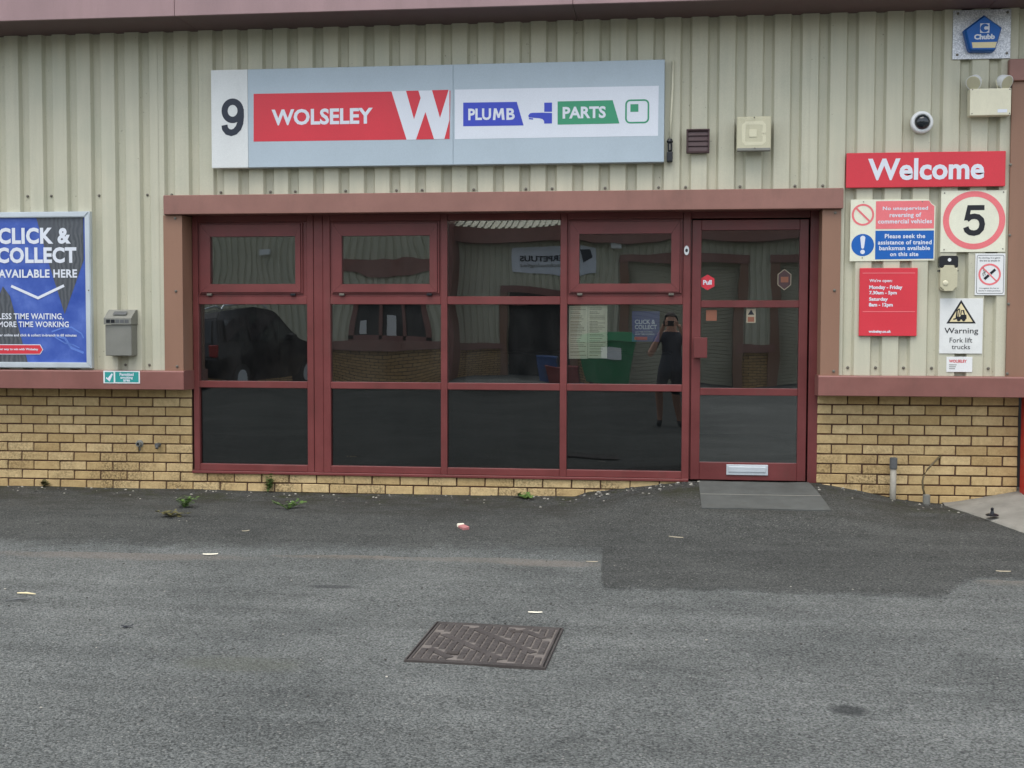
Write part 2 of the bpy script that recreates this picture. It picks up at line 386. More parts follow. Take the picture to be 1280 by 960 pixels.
def panel(l, t, r, b, Y): x0, x1, z0, z1 = rect(l, t, r, b, Y); return MB().flat([(x0, z0), (x1, z0), (x1, z1), (x0, z1)], Y)

# ------------------------------------------------------------------ ground
FACE = .17                                             # brick face and window face; the cladding hangs proud at Y 0
HW = [(-9, 0), (-5.3, 0), (-3.7, .0), (-2.66, -.012), (-1.14, -.002), (-.66, .0), (-.56, .035), (-.158, .09), (.19, .130), (1.15, .138), (1.48, .085), (1.725, .035), (1.93, .008), (2.12, .0), (9, 0)]
def hw(x):
    for (a, za), (b, zb) in zip(HW, HW[1:]):
        if a <= x <= b: return za+(zb-za)*(x-a)/(b-a)
    return 0
def ground_z(x, y):
    d = FACE-y; z = -SLOPE*min(max(d, 0), 10.2)
    if -9 < x < 9 and d < 1.6:
        rough = .35+.5*max(0, min(1, (hw(x)-.02)/.1))     # wide ramp at the door, narrow kick elsewhere
        t = max(0, min(1, d/(rough*2.1))); z += hw(x)*(1-t*t*(3-2*t))
    if -9 < x < 9 and -9 < y: z += .006*noise.noise(Vector((x*1.7, y*1.7, 0)))+.0025*noise.noise(Vector((x*7, y*7, 3)))
    return z
def frange(a, b, s): n = round((b-a)/s); return [a+(b-a)*i/n for i in range(n+1)]
def sheet(name, xs, ys, zf, mat, kind='structure'):
    V = [(x, y, zf(x, y)) for y in ys for x in xs]; n = len(xs); Fc = []
    for j in range(len(ys)-1):
        for i in range(n-1): Fc.append((j*n+i, j*n+i+1, (j+1)*n+i+1, (j+1)*n+i))
    me = bpy.data.meshes.new(name); me.from_pydata(V, [], Fc); me.materials.append(mat)
    for p in me.polygons: p.use_smooth = True
    o = link(name, me); return tag(o, kind=kind)
xs = [-160, -70, -30, -16, -10]+frange(-7, 5, .06)+[7, 10, 16, 30, 70, 160]
ys = [-160, -70, -40, -28, -20, -14, -10]+frange(-7.5, .3, .06)+[1.5]
tag(sheet('asphalt_yard', xs, ys, ground_z, M['road']), 'worn grey asphalt yard in front of the unit', kind='structure')
eL, eM, eR = G(0, 690), G(752, 701), G(1280, 752)
e0, e1 = G(758, 742), G(1000, 747)
def patch_edge(x):
    if x < eM.x: y = eL.y+(eM.y-eL.y)*(x-eL.x)/(eM.x-eL.x)
    elif x < eM.x+.03: y = eM.y+(e0.y-eM.y)*(x-eM.x)/.03
    else: y = e0.y+(eR.y-e0.y)*(x-e0.x)/(eR.x-e0.x)
    if x > 1.35: y += .42*max(0, min(1, (x-1.45)/.25))
    return y+.05*noise.noise(Vector((x*1.6, 5, 0)))+.035*noise.noise(Vector((x*7, 1, 0)))+.022*noise.noise(Vector((x*22, 2, 0)))
pxs = frange(-8, 4, .03); WR = []; V = []; Fc = []; K = 34
for x in pxs:
    ye = patch_edge(x)
    for j in range(K+1):
        y = ye+(.3-ye)*(j/K)
        V.append((x, y, ground_z(x, y)+(.0015+.004*min(1, (y-ye)/.25) if j else -.004))); WR.append(min(1, (y-ye)/(.55 if x < eM.x else .16)))
for i in range(len(pxs)-1):
    for j in range(K): a = i*(K+1)+j; Fc.append((a, a+K+1, a+K+2, a+1))
me = bpy.data.meshes.new('asphalt_patch'); me.from_pydata(V, [], Fc); me.materials.append(M['patch']); me.attributes.new('wear', 'FLOAT', 'POINT').data.foreach_set('value', WR)
for p in me.polygons: p.use_smooth = True
tag(link('asphalt_patch', me), 'darker asphalt strip patched along the foot of the wall', kind='structure')
# door slab: two pieces with a pale joint
xa, xb = PX(873, 600, .15)[0], PX(1011, 601, .15)[0]
fL, fR = Vector((PX(877, 631, -.66)[0], 0, 0)), Vector((PX(1039, 631.5, -.66)[0], 0, 0))
def slab(v0, v1, name):
    V = []; Fc = []; n, m = 14, 5
    for j in range(m+1):
        v = v0+(v1-v0)*j/m
        for i in range(n+1):
            u = i/n; x = (xa+(xb-xa)*u)*(1-v)+(fL.x+(fR.x-fL.x)*u)*v; y = .16*(1-v)+(-.66)*v
            V.append((x, y, ground_z(x, y)+.014))
    nv = len(V); V += [(x, y, z-.03) for x, y, z in V]
    for j in range(m):
        for i in range(n): a = j*(n+1)+i; Fc.append((a, a+n+1, a+n+2, a+1))
    rim = [i for i in range(n+1)]+[j*(n+1)+n for j in range(1, m+1)]+[m*(n+1)+i for i in range(n-1, -1, -1)]+[j*(n+1) for j in range(m-1, 0, -1)]
    for a, b in zip(rim, rim[1:]+rim[:1]): Fc.append((a, b, b+nv, a+nv))
    me = bpy.data.meshes.new(name); me.from_pydata(V, [], Fc); me.materials.append(M['slab']); return tag(link(name, me), kind='structure')
tag(slab(0, .555, 'threshold_slab'), 'grey concrete ramp slab under the door'); tag(slab(.5555, .5655, 'slab_joint'), 'pale mortar joint across the ramp slab'); SLJ = bpy.data.objects['slab_joint']; SLJ.data.materials[0] = M['concrete']; SLJ.location.z = .001
tag(slab(.566, 1, 'threshold_slab'), 'front half of the grey ramp slab before the door')
# concrete apron at the right
ap = [G(1181, 634), G(1223, 648), G(1282, 669)]
def apron_front(x):
    if x < ap[1].x: return ap[0].y+(ap[1].y-ap[0].y)*(x-ap[0].x)/(ap[1].x-ap[0].x)
    return ap[1].y+(ap[2].y-ap[1].y)*(x-ap[1].x)/(ap[2].x-ap[1].x) if x < 3 else apron_front(2.99)
axs = frange(ap[0].x, 3.6, .05)+[4.5, 6, 8]; V = []; Fc = []; K = 14
for x in axs:
    yf = apron_front(x)+.02*noise.noise(Vector((x*6, 0, 9))); zw = .012+.10*max(0, min(1, (x-2.1)/.5))
    for j in range(K+1):
        t = j/K; y = .34+(yf-.34)*t; V.append((x, y, (zw*(1-t)+.006*t)+ground_z(x, y)*t+.004*noise.noise(Vector((x*4, y*4, 2)))+(.006 if j < K else -.02)))
for i in range(len(axs)-1):
    for j in range(K): a = i*(K+1)+j; Fc.append((a, a+1, a+K+2, a+K+1))
me = bpy.data.meshes.new('concrete_apron'); me.from_pydata(V, [], Fc); me.materials.append(M['concrete'])
for p in me.polygons: p.use_smooth = True
tag(link('concrete_apron', me), 'pale concrete apron rising to the neighbouring doorway', kind='structure')

# ------------------------------------------------------------------ the unit
U = thing('warehouse_unit', 'cream clad unit with buff brick base, red brown window frames and door', 'building', (-1.2, .4, 0))
ZL0, ZL1 = PX(629, 264.3, -.06)[1], PX(629, 239.5, -.06)[1]              # lintel flashing
ZS0, ZS1 = PX(640, 491.3, -.05)[1], PX(640, 466.3, -.05)[1]              # sill flashing
ZE = PX(520, 27, 0)[1]                                                   # soffit
XJ0, XJ1 = PX(205, 365, -.02)[0], PX(228.5, 365, -.02)[0]
XK0, XK1 = PX(1026.5, 365, -.02)[0], PX(1050, 365, -.02)[0]
XN = PX(1261, 290, -.02)[0]                                              # neighbour's jamb flashing
PITCH_C, PH = .1981, -4.992
def cladding(x0, x1, z0, z1, parent=U, y=0.0, front=-1, name='cladding_sheet', dy=0.0, mat=None):
    P = []; n0 = math.floor((x0-PH)/PITCH_C)-1; n1 = math.ceil((x1-PH)/PITCH_C)+1
    for n in range(n0, n1+1):
        c = PH+n*PITCH_C
        P += [(c-.044, 0), (c-.0415, .003), (c-.029, .033), (c-.026, .036), (c+.026, .036), (c+.029, .033), (c+.0415, .003), (c+.044, 0)]
    Q = [(x0, None)]+[q for q in P if x0+.0005 < q[0] < x1-.0005]+[(x1, None)]
    def dep(x):
        for (a, da), (b, db) in zip(P, P[1:]):
            if a <= x <= b: return da+(db-da)*(x-a)/max(1e-6, b-a)
        return 0
    zz = frange(z0, z1, .35) if z1-z0 > .4 else [z0, z1]
    bm = bmesh.new(); rows = []
    for z in zz:
        rows.append([bm.verts.new((x, y-front*(dep(x) if d is None else d)+dy+front*.0015*noise.noise(Vector((x*3, z*2, 4))), z)) for x, d in Q])
    for a, b in zip(rows, rows[1:]):
        for i in range(len(Q)-1): bm.faces.new((a[i], a[i+1], b[i+1], b[i]))
    m = MB(); m.bm.free(); m.bm = bm
    o = m.build(name, mat or M['clad'], parent, fix=False)
    if front > 0:
        for p in o.data.polygons: p.flip()
    return o
step = PITCH_C*5; x0 = PH-PITCH_C*19.5
i = 0; x = x0
while x < 7:
    xe = x+step
    for (a, b, z0, z1) in ((-99, XJ0+.005, ZS1-.01, ZE+.05), (XJ0+.005, XK1-.005, ZL1-.01, ZE+.05), (XK1-.005, XN+.005, ZS1-.01, ZE+.05), (XN+.005, 99, PX(1270, 86, -.05)[1], ZE+.05)):
        l, r = max(a, x), min(b, xe)
        if r-l > .01: cladding(l, r+(.0 if r == b else .012), z0, z1, dy=.003*(i % 2))
    x = xe; i += 1
XEND, XBEG = 7.0, x0
# flashings
MB().box(PX(204, 256, -.06)[0], PX(1054.5, 247, -.06)[0], -.06, .02, ZL0, ZL1, .004).build('lintel_flashing', M['flash'], U)
def flashing_jamb(xa, xb, inner, z0, z1, yb=FACE+.03):
    m = MB().box(xa, xb, -.022, .0, z0, z1, .002)
    xi = xb if inner > 0 else xa
    m.box(xi-.006 if inner > 0 else xi+.001, xi-.001 if inner > 0 else xi+.006, .0005, yb, z0, z1)
    return m.build('jamb_flashing', M['jamb'], U)
flashing_jamb(XJ0, XJ1, 1, ZS1-.02, ZL0-.002); flashing_jamb(XK0, XK1, -1, ZS1-.02, ZL0-.002)
flashing_jamb(XN, XN+.26, 1, ZS1-.02, PX(1270, 101, -.04)[1], .3)
MB().box(PX(1262, 86, -.05)[0], XEND, -.05, .02, PX(1270, 100.5, -.05)[1], PX(1270, 73.5, -.05)[1], .004).build('lintel_flashing', M['flash'], U)
MB().box(XJ0+.02, XK1-.02, .021, .35, ZL0+.006, ZL0+.012).build('lintel_soffit', M['sill'], U)
def sill(xa, xb):
    m = MB(); prof = [(.0, ZS1), (-.045, ZS1-.004), (-.05, ZS1-.012), (-.05, ZS0+.004), (-.046, ZS0), (.168, ZS0-.004), (.168, ZS1-.004)]
    a = [m.bm.verts.new((xa, y, z)) for y, z in prof]; b = [m.bm.verts.new((xb, y, z)) for y, z in prof]; n = len(prof)
    for i in range(n): m.bm.faces.new((a[i], a[(i+1) % n], b[(i+1) % n], b[i]))
    m.bm.faces.new(a); m.bm.faces.new(b[::-1]); return m.build('sill_flashing', M['sill'], U)
sill(XBEG, PX(229.5, 476, -.05)[0]); sill(PX(1023, 482, -.05)[0], XN+.25)
# eaves: fascia panels three metres long, boxed soffit, added roof sheet
YF = -.46; ZF = PX(320, 17, YF)[1]; j0, j1 = PX(218, 20, YF)[0], PX(716, 5, YF)[0]; ln = j1-j0
for k in range(-2, 4):
    a, b = j0+k*ln, j0+(k+1)*ln
    if b < XBEG or a > XEND: continue
    a, b = max(a, XBEG), min(b, XEND)
    MB().box(a+.0015, b-.0015, YF, YF+.02, ZF, ZF+.34, .003).build('fascia_panel', M['fascia'], U)
    MB().box(a+.002, b-.002, YF+.021, .06, ZF+.004, ZF+.012).build('soffit_panel', M['soffit'], U)
MB().quad((XBEG, YF-.02, ZF+.36), (XEND, YF-.02, ZF+.36), (XEND, 6, ZF+1.3), (XBEG, 6, ZF+1.3)).build('roof', M['greysteel'], U)  # never in view; added to block light from above
shell = MB()
for q in (((XBEG, .36, 0), (XBEG, 6, 0), (XBEG, 6, ZF+.3), (XBEG, .36, ZF+.3)), ((XEND, .36, 0), (XEND, 6, 0), (XEND, 6, ZF+.3), (XEND, .36, ZF+.3)), ((XBEG, 6, -.1), (XEND, 6, -.1), (XEND, 6, ZF+1.3), (XBEG, 6, ZF+1.3))): shell.quad(*q)
shell.build('light_block_wall', M['clad'], U)  # unseen end and back walls, added to stop light leaking in
# interior
XW0, XW1 = PX(243, 500, FACE)[0], PX(1019, 500, FACE)[0]
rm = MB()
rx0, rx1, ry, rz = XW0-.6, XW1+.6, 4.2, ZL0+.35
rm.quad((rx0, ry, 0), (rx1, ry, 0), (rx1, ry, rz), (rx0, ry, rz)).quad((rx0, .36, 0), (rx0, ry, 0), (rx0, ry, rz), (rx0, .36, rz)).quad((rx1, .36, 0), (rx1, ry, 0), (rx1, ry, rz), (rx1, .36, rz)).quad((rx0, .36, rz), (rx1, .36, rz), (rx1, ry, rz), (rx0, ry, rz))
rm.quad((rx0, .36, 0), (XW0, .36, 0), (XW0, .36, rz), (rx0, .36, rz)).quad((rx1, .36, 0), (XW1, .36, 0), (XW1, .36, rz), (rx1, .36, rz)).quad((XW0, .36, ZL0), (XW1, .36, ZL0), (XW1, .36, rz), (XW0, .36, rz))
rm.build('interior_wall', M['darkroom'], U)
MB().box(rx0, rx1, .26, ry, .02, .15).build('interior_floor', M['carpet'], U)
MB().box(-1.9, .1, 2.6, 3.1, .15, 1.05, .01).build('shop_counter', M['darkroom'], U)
# brick plinth
JZ = CAM_H-.591; CH = .0741
XL_R = PX(240.5, 540, FACE)[0]; XR_L, XR_R = PX(1020, 560, FACE)[0]+.002, PX(1273, 560, FACE)[0]
zb = PX(550, 591.5, FACE)[1]; XD = PX(860, 598, FACE)[0]
ml = MB().box(XBEG, XL_R-.003, FACE+.011, .35, -.3, ZS0+.02).build('brick_plinth', M['mortar'], U)
mc = MB().box(XL_R-.0025, XD, FACE+.011, .35, -.3, zb-.003).build('brick_plinth', M['mortar'], U)
mr = MB().box(XR_L, XR_R-.003, FACE+.011, .35, -.3, ZS0+.02).build('brick_plinth', M['mortar'], U)
BRK = {}
def brick_mesh(L, H, k):
    key = (round(L, 3), round(H, 3), k)
    if key not in BRK:
        bm = bmesh.new(); bmesh.ops.create_cube(bm, size=1)
        for v in bm.verts: v.co = Vector((v.co.x*L, v.co.y*.06, v.co.z*H))
        bmesh.ops.bevel(bm, geom=bm.edges[:], offset=.0035, segments=1, affect='EDGES')
        rnd = random.Random(k*77+int(L*999))
        for v in bm.verts: v.co += Vector((rnd.uniform(-1, 1)*.0020, rnd.uniform(-1, 1)*.0012, rnd.uniform(-1, 1)*.0020))
        me = bpy.data.meshes.new('brick'); bm.to_mesh(me); bm.free(); me.materials.append(M['brick']); BRK[key] = me
    return BRK[key]
def brick(x0, x1, z0, z1, parent):
    L, H = x1-x0-.0105, z1-z0-.0105
    if L < .02 or H < .012: return
    o = bpy.data.objects.new('brick', brick_mesh(L, H, random.randrange(4))); COL.objects.link(o); o.parent = parent
    o.location = Vector(((x0+x1)/2, FACE+.03+random.uniform(-.0025, .0025), (z0+z1)/2))-wl(parent)
BL = .2235
def course(xa, xb, z0, z1, parent, start, far=None):   # start: X of one perpend joint of this course
    n = math.floor((xa-start)/BL); x = start+n*BL
    while x < xb-.001:
        a, b = max(x, xa), min(x+BL, xb)
        if b-a > .03:
            if far is not None and b < far: FAR.append((a, b, z0, z1))
            else: brick(a, b, z0, z1, parent)
        x += BL
FAR = []
for k in range(-1, 12):
    z1 = JZ-CH*k; z0 = z1-CH; half = (k % 2 == 0)
    if k == -1: z1 = min(z1, ZS0+.012)
    sL = XL_R-(.104 if half else 0)
    if k <= 7:
        course(XBEG, XL_R, z0, z1, ml, sL, -5.75)
    else:
        course(XBEG, XL_R-.104*half, z0, z1, ml, sL, -5.75)
        course(XL_R-.104*half, XD-.002, z0, z1, mc, sL)
    if k <= 10: course(XR_L, XR_R, z0, z1, mr, XR_L+(0 if k % 2 else .112))
fb = MB()
for a, b, z0, z1 in FAR: fb.box(a+.005, b-.005, FACE, FACE+.06, z0+.005, z1-.005, .003)
tag(fb.build('brick', M['brick'], ml), kind='stuff')
# screws along flashings and cladding
def screw_mesh():
    m = MB().lathe([(.011, 0), (.011, -.003), (.007, -.004), (.0065, -.010), (.002, -.0105)], 0, 0, 0, 'Y', 8)
    me = bpy.data.meshes.new('screw'); bmesh.ops.recalc_face_normals(m.bm, faces=m.bm.faces); m.bm.to_mesh(me); m.bm.free(); me.materials.append(M['steel']); return me
SM = screw_mesh()
def screw(px, py, Y, parent=U, s=1.0):
    X, Z = PX(px, py, Y); o = bpy.data.objects.new('screw', SM); COL.objects.link(o); o.parent = parent; o.scale = (s, s, s)
    o.location = Vector((X, Y, Z))-wl(parent)
for q in ((219, 273), (220, 364), (221.5, 458), (1044, 266), (1043, 363), (1042, 464), (1263, 206), (1262, 294), (1260.5, 380), (1259, 467)): screw(q[0], q[1], -.022)
def valley(n): return PH+n*PITCH_C
def vscrew(n, z):
    o = bpy.data.objects.new('screw', SM); COL.objects.link(o); o.parent = U; o.location = Vector((valley(n)+.004, .034, z))-wl(U)
for n in (8, 10, 11, 13, 15, 16, 18, 20, 21, 23, 25, 26, 28, 30, 31): vscrew(n, ZL1+.028)
for n in (0, 1, 3, 5, 6): vscrew(n, PX(100, 244, 0)[1])
for n in (4, 5, 6): vscrew(n, ZS1+.04)
for n in (32, 33, 34, 35, 37): vscrew(n, ZS1+.055)

# ------------------------------------------------------------------ windows
WN = MB().box(XW0-.002, XW0+.0, FACE+.02, FACE+.04, zb, zb+.01).build('window', M['frame'], U)   # carrier of the sub-parts below
def zrow(y): return PX(550, y, FACE)[1]
def xcol(x, y=440): return PX(x, y, FACE)[0]
CX = {k: xcol(v) for k, v in dict(a0=241.5, a1=248.5, b0=384, b1=413, c0=551, c1=559, d0=700, d1=708.5, e0=853, e1=862).items()}
ZH, ZT1, ZT0, ZM1, ZM0, ZB1, ZB0 = zrow(275.5), zrow(370.5), zrow(380.5), zrow(478.5), zrow(487), zrow(584.5), zrow(593)
Y0, Y1 = FACE, FACE+.07
ztop = ZL0+.03
def bar(name, x0, x1, z0, z1, y0=Y0, y1=Y1, bev=.003, mat='frame', par=WN): return MB().box(x0, x1, y0, y1, z0, z1, bev).build(name, M[mat], par)
bar('stile', CX['a0'], CX['a1'], ZB0, ztop); bar('stile', CX['e0'], CX['e1'], ZB0-.05, ztop)
mid = (CX['b0']+CX['b1'])/2
bar('mullion', CX['b0'], mid-.042, ZB0, ztop); bar('mullion', mid-.040, mid+.034, ZB0, ztop, Y0+.006); bar('mullion', mid+.036, CX['b1'], ZB0, ztop)
bar('mullion', CX['c0'], CX['c1'], ZB0, ztop); bar('mullion', CX['d0'], CX['d1'], ZB0, ztop)
bays = [('a1', 'b0', True), ('b1', 'c0', True), ('c1', 'd0', False), ('d1', 'e0', True)]
def pane(x0, x1, z0, z1, seed, y=FACE+.035, par=WN, amp=.0009, mat='glass'):
    bm = bmesh.new(); n, m = 26, 18; rows = []; rnd = random.Random(seed); k = amp*rnd.uniform(.5, 1.2)*rnd.choice((1, 1, -1)); tx, tz = rnd.uniform(-1, 1)*.0011, rnd.uniform(-1, 1)*.0011
    for j in range(m+1):
        v = j/m*2-1
        rows.append([bm.verts.new((x0+(x1-x0)*i/n, y+k*(1-(i/n*2-1)**2)*(1-v*v)+tx*(i/n-.5)*(x1-x0)+tz*(j/m-.5)*(z1-z0)+.00009*noise.noise(Vector((i*.17+seed*9, j*.17, seed))), z0+(z1-z0)*j/m)) for i in range(n+1)])
    for a, b in zip(rows, rows[1:]):
        for i in range(n): bm.faces.new((a[i], a[i+1], b[i+1], b[i]))
    q = MB(); q.bm.free(); q.bm = bm
    return q.build('pane', M[mat], par, smooth=True, fix=False)
SASH = [((262.5, 295.5, 369, 355), (248.5, 277, 381, 368)), ((427, 294.5, 537, 355), (413.5, 277, 550, 368)), None, ((724, 292, 839, 354.5), (712, 275.5, 854, 366.5))]
for bi, (l, r, opening) in enumerate(bays):
    x0, x1 = CX[l]+.0005, CX[r]-.0005
    bar('head_rail', x0, x1, ZH, ztop, Y0+.004)
    bar('transom', x0, x1, ZT0, ZT1, Y0+.002); bar('transom', x0, x1, ZM0, ZM1, Y0+.002); bar('bottom_rail', x0, x1, ZB0, ZB1, Y0+.002)
    gx0, gx1 = x0-.004, x1+.004
    pane(gx0, gx1, ZM1-.004, ZT0+.004, bi*5+1)
    pane(gx0, gx1, ZB1-.004, ZM0+.004, bi*5+2, mat='glassdark')
    MB().flat([(gx0, ZB1-.004), (gx1, ZB1-.004), (gx1, ZM0+.004), (gx0, ZM0+.004)], FACE+.05).build('backing_film', M['blackfilm'], WN)
    if opening:
        (gl, gt, gr, gb), _o = SASH[bi]
        g = rect(gl, gt, gr, gb, FACE-.015)
        fx0, fx1, fz0, fz1 = x0+.012, x1-.012, ZT1+.020, ZH-.008
        if bi == 0: fx1 -= .02
        # fixed bead frame, then the outward opening sash proud of it
        s = MB()
        for (a, b, c, d) in ((x0, fx0, ZT1, ZH), (fx1, x1, ZT1, ZH), (fx0, fx1, ZT1, fz0), (fx0, fx1, fz1, ZH)): s.box(a+.0004, b-.0004, Y0+.010, Y1, c+.0004, d-.0004, .001)
        s.build('bead', M['frame'], WN)
        s = MB(); ys = Y0-.016
        i0, i1, k0, k1 = fx0+.014, fx1-.014, fz0+.014, fz1-.014
        for (a, b, c, d, yy) in ((fx0, i0, fz0, fz1, ys+.010), (i1, fx1, fz0, fz1, ys+.010), (i0, i1, fz0, k0, ys+.010), (i0, i1, k1, fz1, ys+.010)): s.box(a+.002, b, yy, Y1-.01, c+.002, d-.002, .001)
        # mitred sash face
        O = [(i0, k0), (i1, k0), (i1, k1), (i0, k1)]; I = [(g[0], g[2]), (g[1], g[2]), (g[1], g[3]), (g[0], g[3])]
        for t in range(4):
            a, b, c, d = O[t], O[(t+1) % 4], I[(t+1) % 4], I[t]
            ax, az = (b[0]-a[0], b[1]-a[1]); L = math.hypot(ax, az); ux, uz = ax/L*.0008, az/L*.0008
            s.prism([(a[0]+ux, a[1]+uz), (b[0]-ux, b[1]-uz), (c[0]-ux, c[1]-uz), (d[0]+ux, d[1]+uz)], ys, Y1-.012)
        s.build('sash', M['frame'], WN)
        pane(g[0]-.004, g[1]+.004, g[2]-.004, g[3]+.004, bi*5+3, y=Y0+.012, amp=.0008)
        for hx in (fx0+.085, fx1-.075):
            MB().box(hx-.02, hx+.02, ys-.006, Y0+.006, fz0-.014, fz0+.004, .002).build('stay_block', M['steel' if (bi+int(hx*10)) % 2 else 'darkplastic'], WN)
    else:
        pane(gx0, gx1, ZT1-.004, ZH+.004, bi*5+4)
MB().box(CX['a0']-.012, CX['e1']-.002, Y0-.018, Y0+.05, ZB0-.022, ZB0-.001, .003).build('window_board', M['frame'], WN)
# ------------------------------------------------------------------ door
DR = MB().box(XW1-.05, XW1+.02, FACE+.004, Y1+.02, PX(1015, 604, FACE)[1], ztop, .003).build('door', M['doorpaint'], U)
YD = FACE+.012
dl = {k: PX(v, 440, YD)[0] for k, v in dict(l0=864, l1=875.5, r0=998, r1=1009).items()}
dz = [PX(937, v, YD)[1] for v in (274.5, 287.5, 375.5, 384.5, 485.5, 494.5, 578.5, 600.5)]
MB().box(CX['e1']+.001, XW1-.052, FACE+.02, Y1, dz[0]+.012, ztop, .002).build('door_head', M['doorpaint'], DR)
MB().box(CX['e1']+.0005, CX['e1']+.010, FACE+.03, Y1, dz[7], dz[0]+.01).build('door_stop', M['doorpaint'], DR)
lf = MB()
lf.box(dl['l0'], dl['l1'], YD, YD+.045, dz[7], dz[0], .003).box(dl['r0'], dl['r1'], YD, YD+.045, dz[7], dz[0], .003)
for a, b in ((1, 0), (3, 2), (5, 4), (7, 6)): lf.box(dl['l1']+.0004, dl['r0']-.0004, YD+.001, YD+.044, dz[a], dz[b], .003)
lf.build('leaf_frame', M['doorpaint'], DR)
for n, (a, b) in enumerate(((2, 1), (4, 3), (6, 5))): pane(dl['l1']-.004, dl['r0']+.004, dz[a]-.004, dz[b]+.004, 40+n, y=YD+.026, par=DR, amp=.0005, mat='glassdoor')
xh0, xh1, zh0, zh1 = rect(867, 422, 884, 447.5, YD-.05)
MB().box(xh0, xh1, YD-.05, YD-.02, zh0, zh1, .003).box(xh0+.02, xh1-.02, YD-.0205, YD+.001, zh0+.03, zh1-.03).build('pull_handle', M['doorpaint'], DR)
x0_, x1_, z0_, z1_ = rect(908, 581, 960, 594, YD-.008)
MB().box(x0_, x1_, YD-.008, YD+.0005, z0_, z1_, .002).box(x0_+.015, x1_-.015, YD-.014, YD-.0085, z0_+.022, z1_-.014, .003).build('letter_plate', M['alu'], DR)
# contact on the stile
x0_, x1_, z0_, z1_ = rect(854.5, 307.5, 862, 318.5, FACE-.012)
ct = thing('alarm_contact', 'small white oval contact with black centre on the maroon stile beside the door', 'alarm contact', ((x0_+x1_)/2, FACE, z0_))
MB().prism([((x0_+x1_)/2+.024*math.cos(t)*(.8), (z0_+z1_)/2+.036*math.sin(t)) for t in [i*math.pi/8 for i in range(16)]], FACE-.012, FACE-.0005).build('body', M['plasticwhite'], ct)
MB().prism([((x0_+x1_)/2+.010*math.cos(t), (z0_+z1_)/2+.013*math.sin(t)) for t in [i*math.pi/8 for i in range(16)]], FACE-.014, FACE-.0121).build('plug', M['black'], ct)
# ------------------------------------------------------------------ on the glass
GY = FACE+.050
x0_, x1_, z0_, z1_ = rect(711, 382, 759, 448.5, GY)
nt_ = thing('paper_notice', 'yellowed printed notice sheets taped inside the fourth window', 'notice', ((x0_+x1_)/2, GY, z0_))
mx_ = (x0_+x1_)/2
for n, (a, b, m_) in enumerate(((x0_, mx_-.002, M['paper']), (mx_, x1_, M['paper']))): MB().box(a, b, GY+.001*n, GY+.0008+.001*n, z0_+.004*n, z1_).build('sheet', m_, nt_)
il = MB(); z = z1_-.02; rnd = random.Random(3)
while z > z0_+.02:
    for a, b in ((x0_+.012, mx_-.012), (mx_+.012, x1_-.012)):
        e = a+(b-a)*rnd.uniform(.5, 1); il.flat([(a, z), (e, z), (e, z+.004), (a, z+.004)], GY-.0008)
    z -= rnd.choice((.0115, .0115, .019))
il.build('printed_lines', M['ink'], nt_)
x0_, x1_, z0_, z1_ = rect(790, 389, 824.5, 427, GY)
wp = thing('window_poster', 'small blue click and collect poster behind the window pane by the door', 'poster', ((x0_+x1_)/2, GY, z0_))
MB().box(x0_, x1_, GY, GY+.0008, z0_, z1_).build('sheet', paint('dull_blue_print', (58, 74, 140), .6, .1, 5), wp)
text('CLICK &', 793.5, 399.5, 819, 405, GY-.001, M['signwhite'], wp, .03); text('COLLECT', 793.5, 406, 821, 411.5, GY-.001, M['signwhite'], wp, .03)
text('LESS TIME WAITING,', 794, 414, 816, 416, GY-.001, M['signwhite'], wp, .01); text('MORE TIME WORKING', 794, 416.8, 818, 418.8, GY-.001, M['signwhite'], wp, .01)
x0_, x1_, z0_, z1_ = rect(793, 421, 809, 425, GY-.001); MB().flat([(x0_, z0_), (x1_, z0_), (x1_, z1_), (x0_, z1_)], GY-.001).build('red_button', M['red'], wp)
YG = YD+.024
def hexa(cx, cy, r, Y, ry=None):
    X, Z = PX(cx, cy, Y); k = 9.34/F_PX; ry = ry or r; return [(X+r*k*math.sin(t), Z+ry*k*math.cos(t)) for t in [i*math.pi/3 for i in range(6)]]
hx = thing('door_sticker', 'red hexagonal Pull sticker on the top door pane', 'sticker', (PX(884.5, 353, YG)[0], YG, PX(884.5, 353, YG)[1]))
MB().prism(hexa(884.5, 353, 9.6, YG-.001), YG-.0015, YG-.0005).build('disc', M['red'], hx)
text('Pull', 878.8, 350, 889.6, 356, YG-.0025, M['signwhite'], hx, .04)
hx = thing('award_sticker', 'pale outlined badge sticker with orange centre at right of the top door pane', 'sticker', (PX(980.5, 349, YG)[0], YG, PX(980.5, 349, YG)[1]))
P_ = hexa(980.5, 349.5, 9, YG-.001, 12.5)
MB().prism(P_, YG-.0012, YG-.0005).build('disc', M['brownplastic'], hx)
st = MB().stroke(P_+[P_[0]], .005, YG-.002); st.build('outline', M['ink'], hx)
x0_, x1_, z0_, z1_ = rect(976, 346, 985.5, 353, YG-.002); MB().flat([(x0_, z0_), (x1_, z0_), (x1_, z1_), (x0_, z1_)], YG-.002).build('orange_band', M['orange'], hx)
x0_, x1_, z0_, z1_ = rect(882.5, 387.5, 896, 401, YG)
s_ = tag(MB().box(x0_, x1_, YG-.0015, YG-.0005, z0_, z1_).build('orange_sticker', M['orange']), 'faded square orange sticker at the top left of the middle door pane', 'sticker')
x0_, x1_, z0_, z1_ = rect(933, 386, 944.5, 403.5, YG)
s_ = thing('warning_sticker', 'small two part warning sticker with a dark triangle in the middle door pane', 'sticker', ((x0_+x1_)/2, YG, z0_))
MB().box(x0_, x1_, YG-.0015, YG-.0005, z0_, z1_).build('sheet', M['ink'], s_)
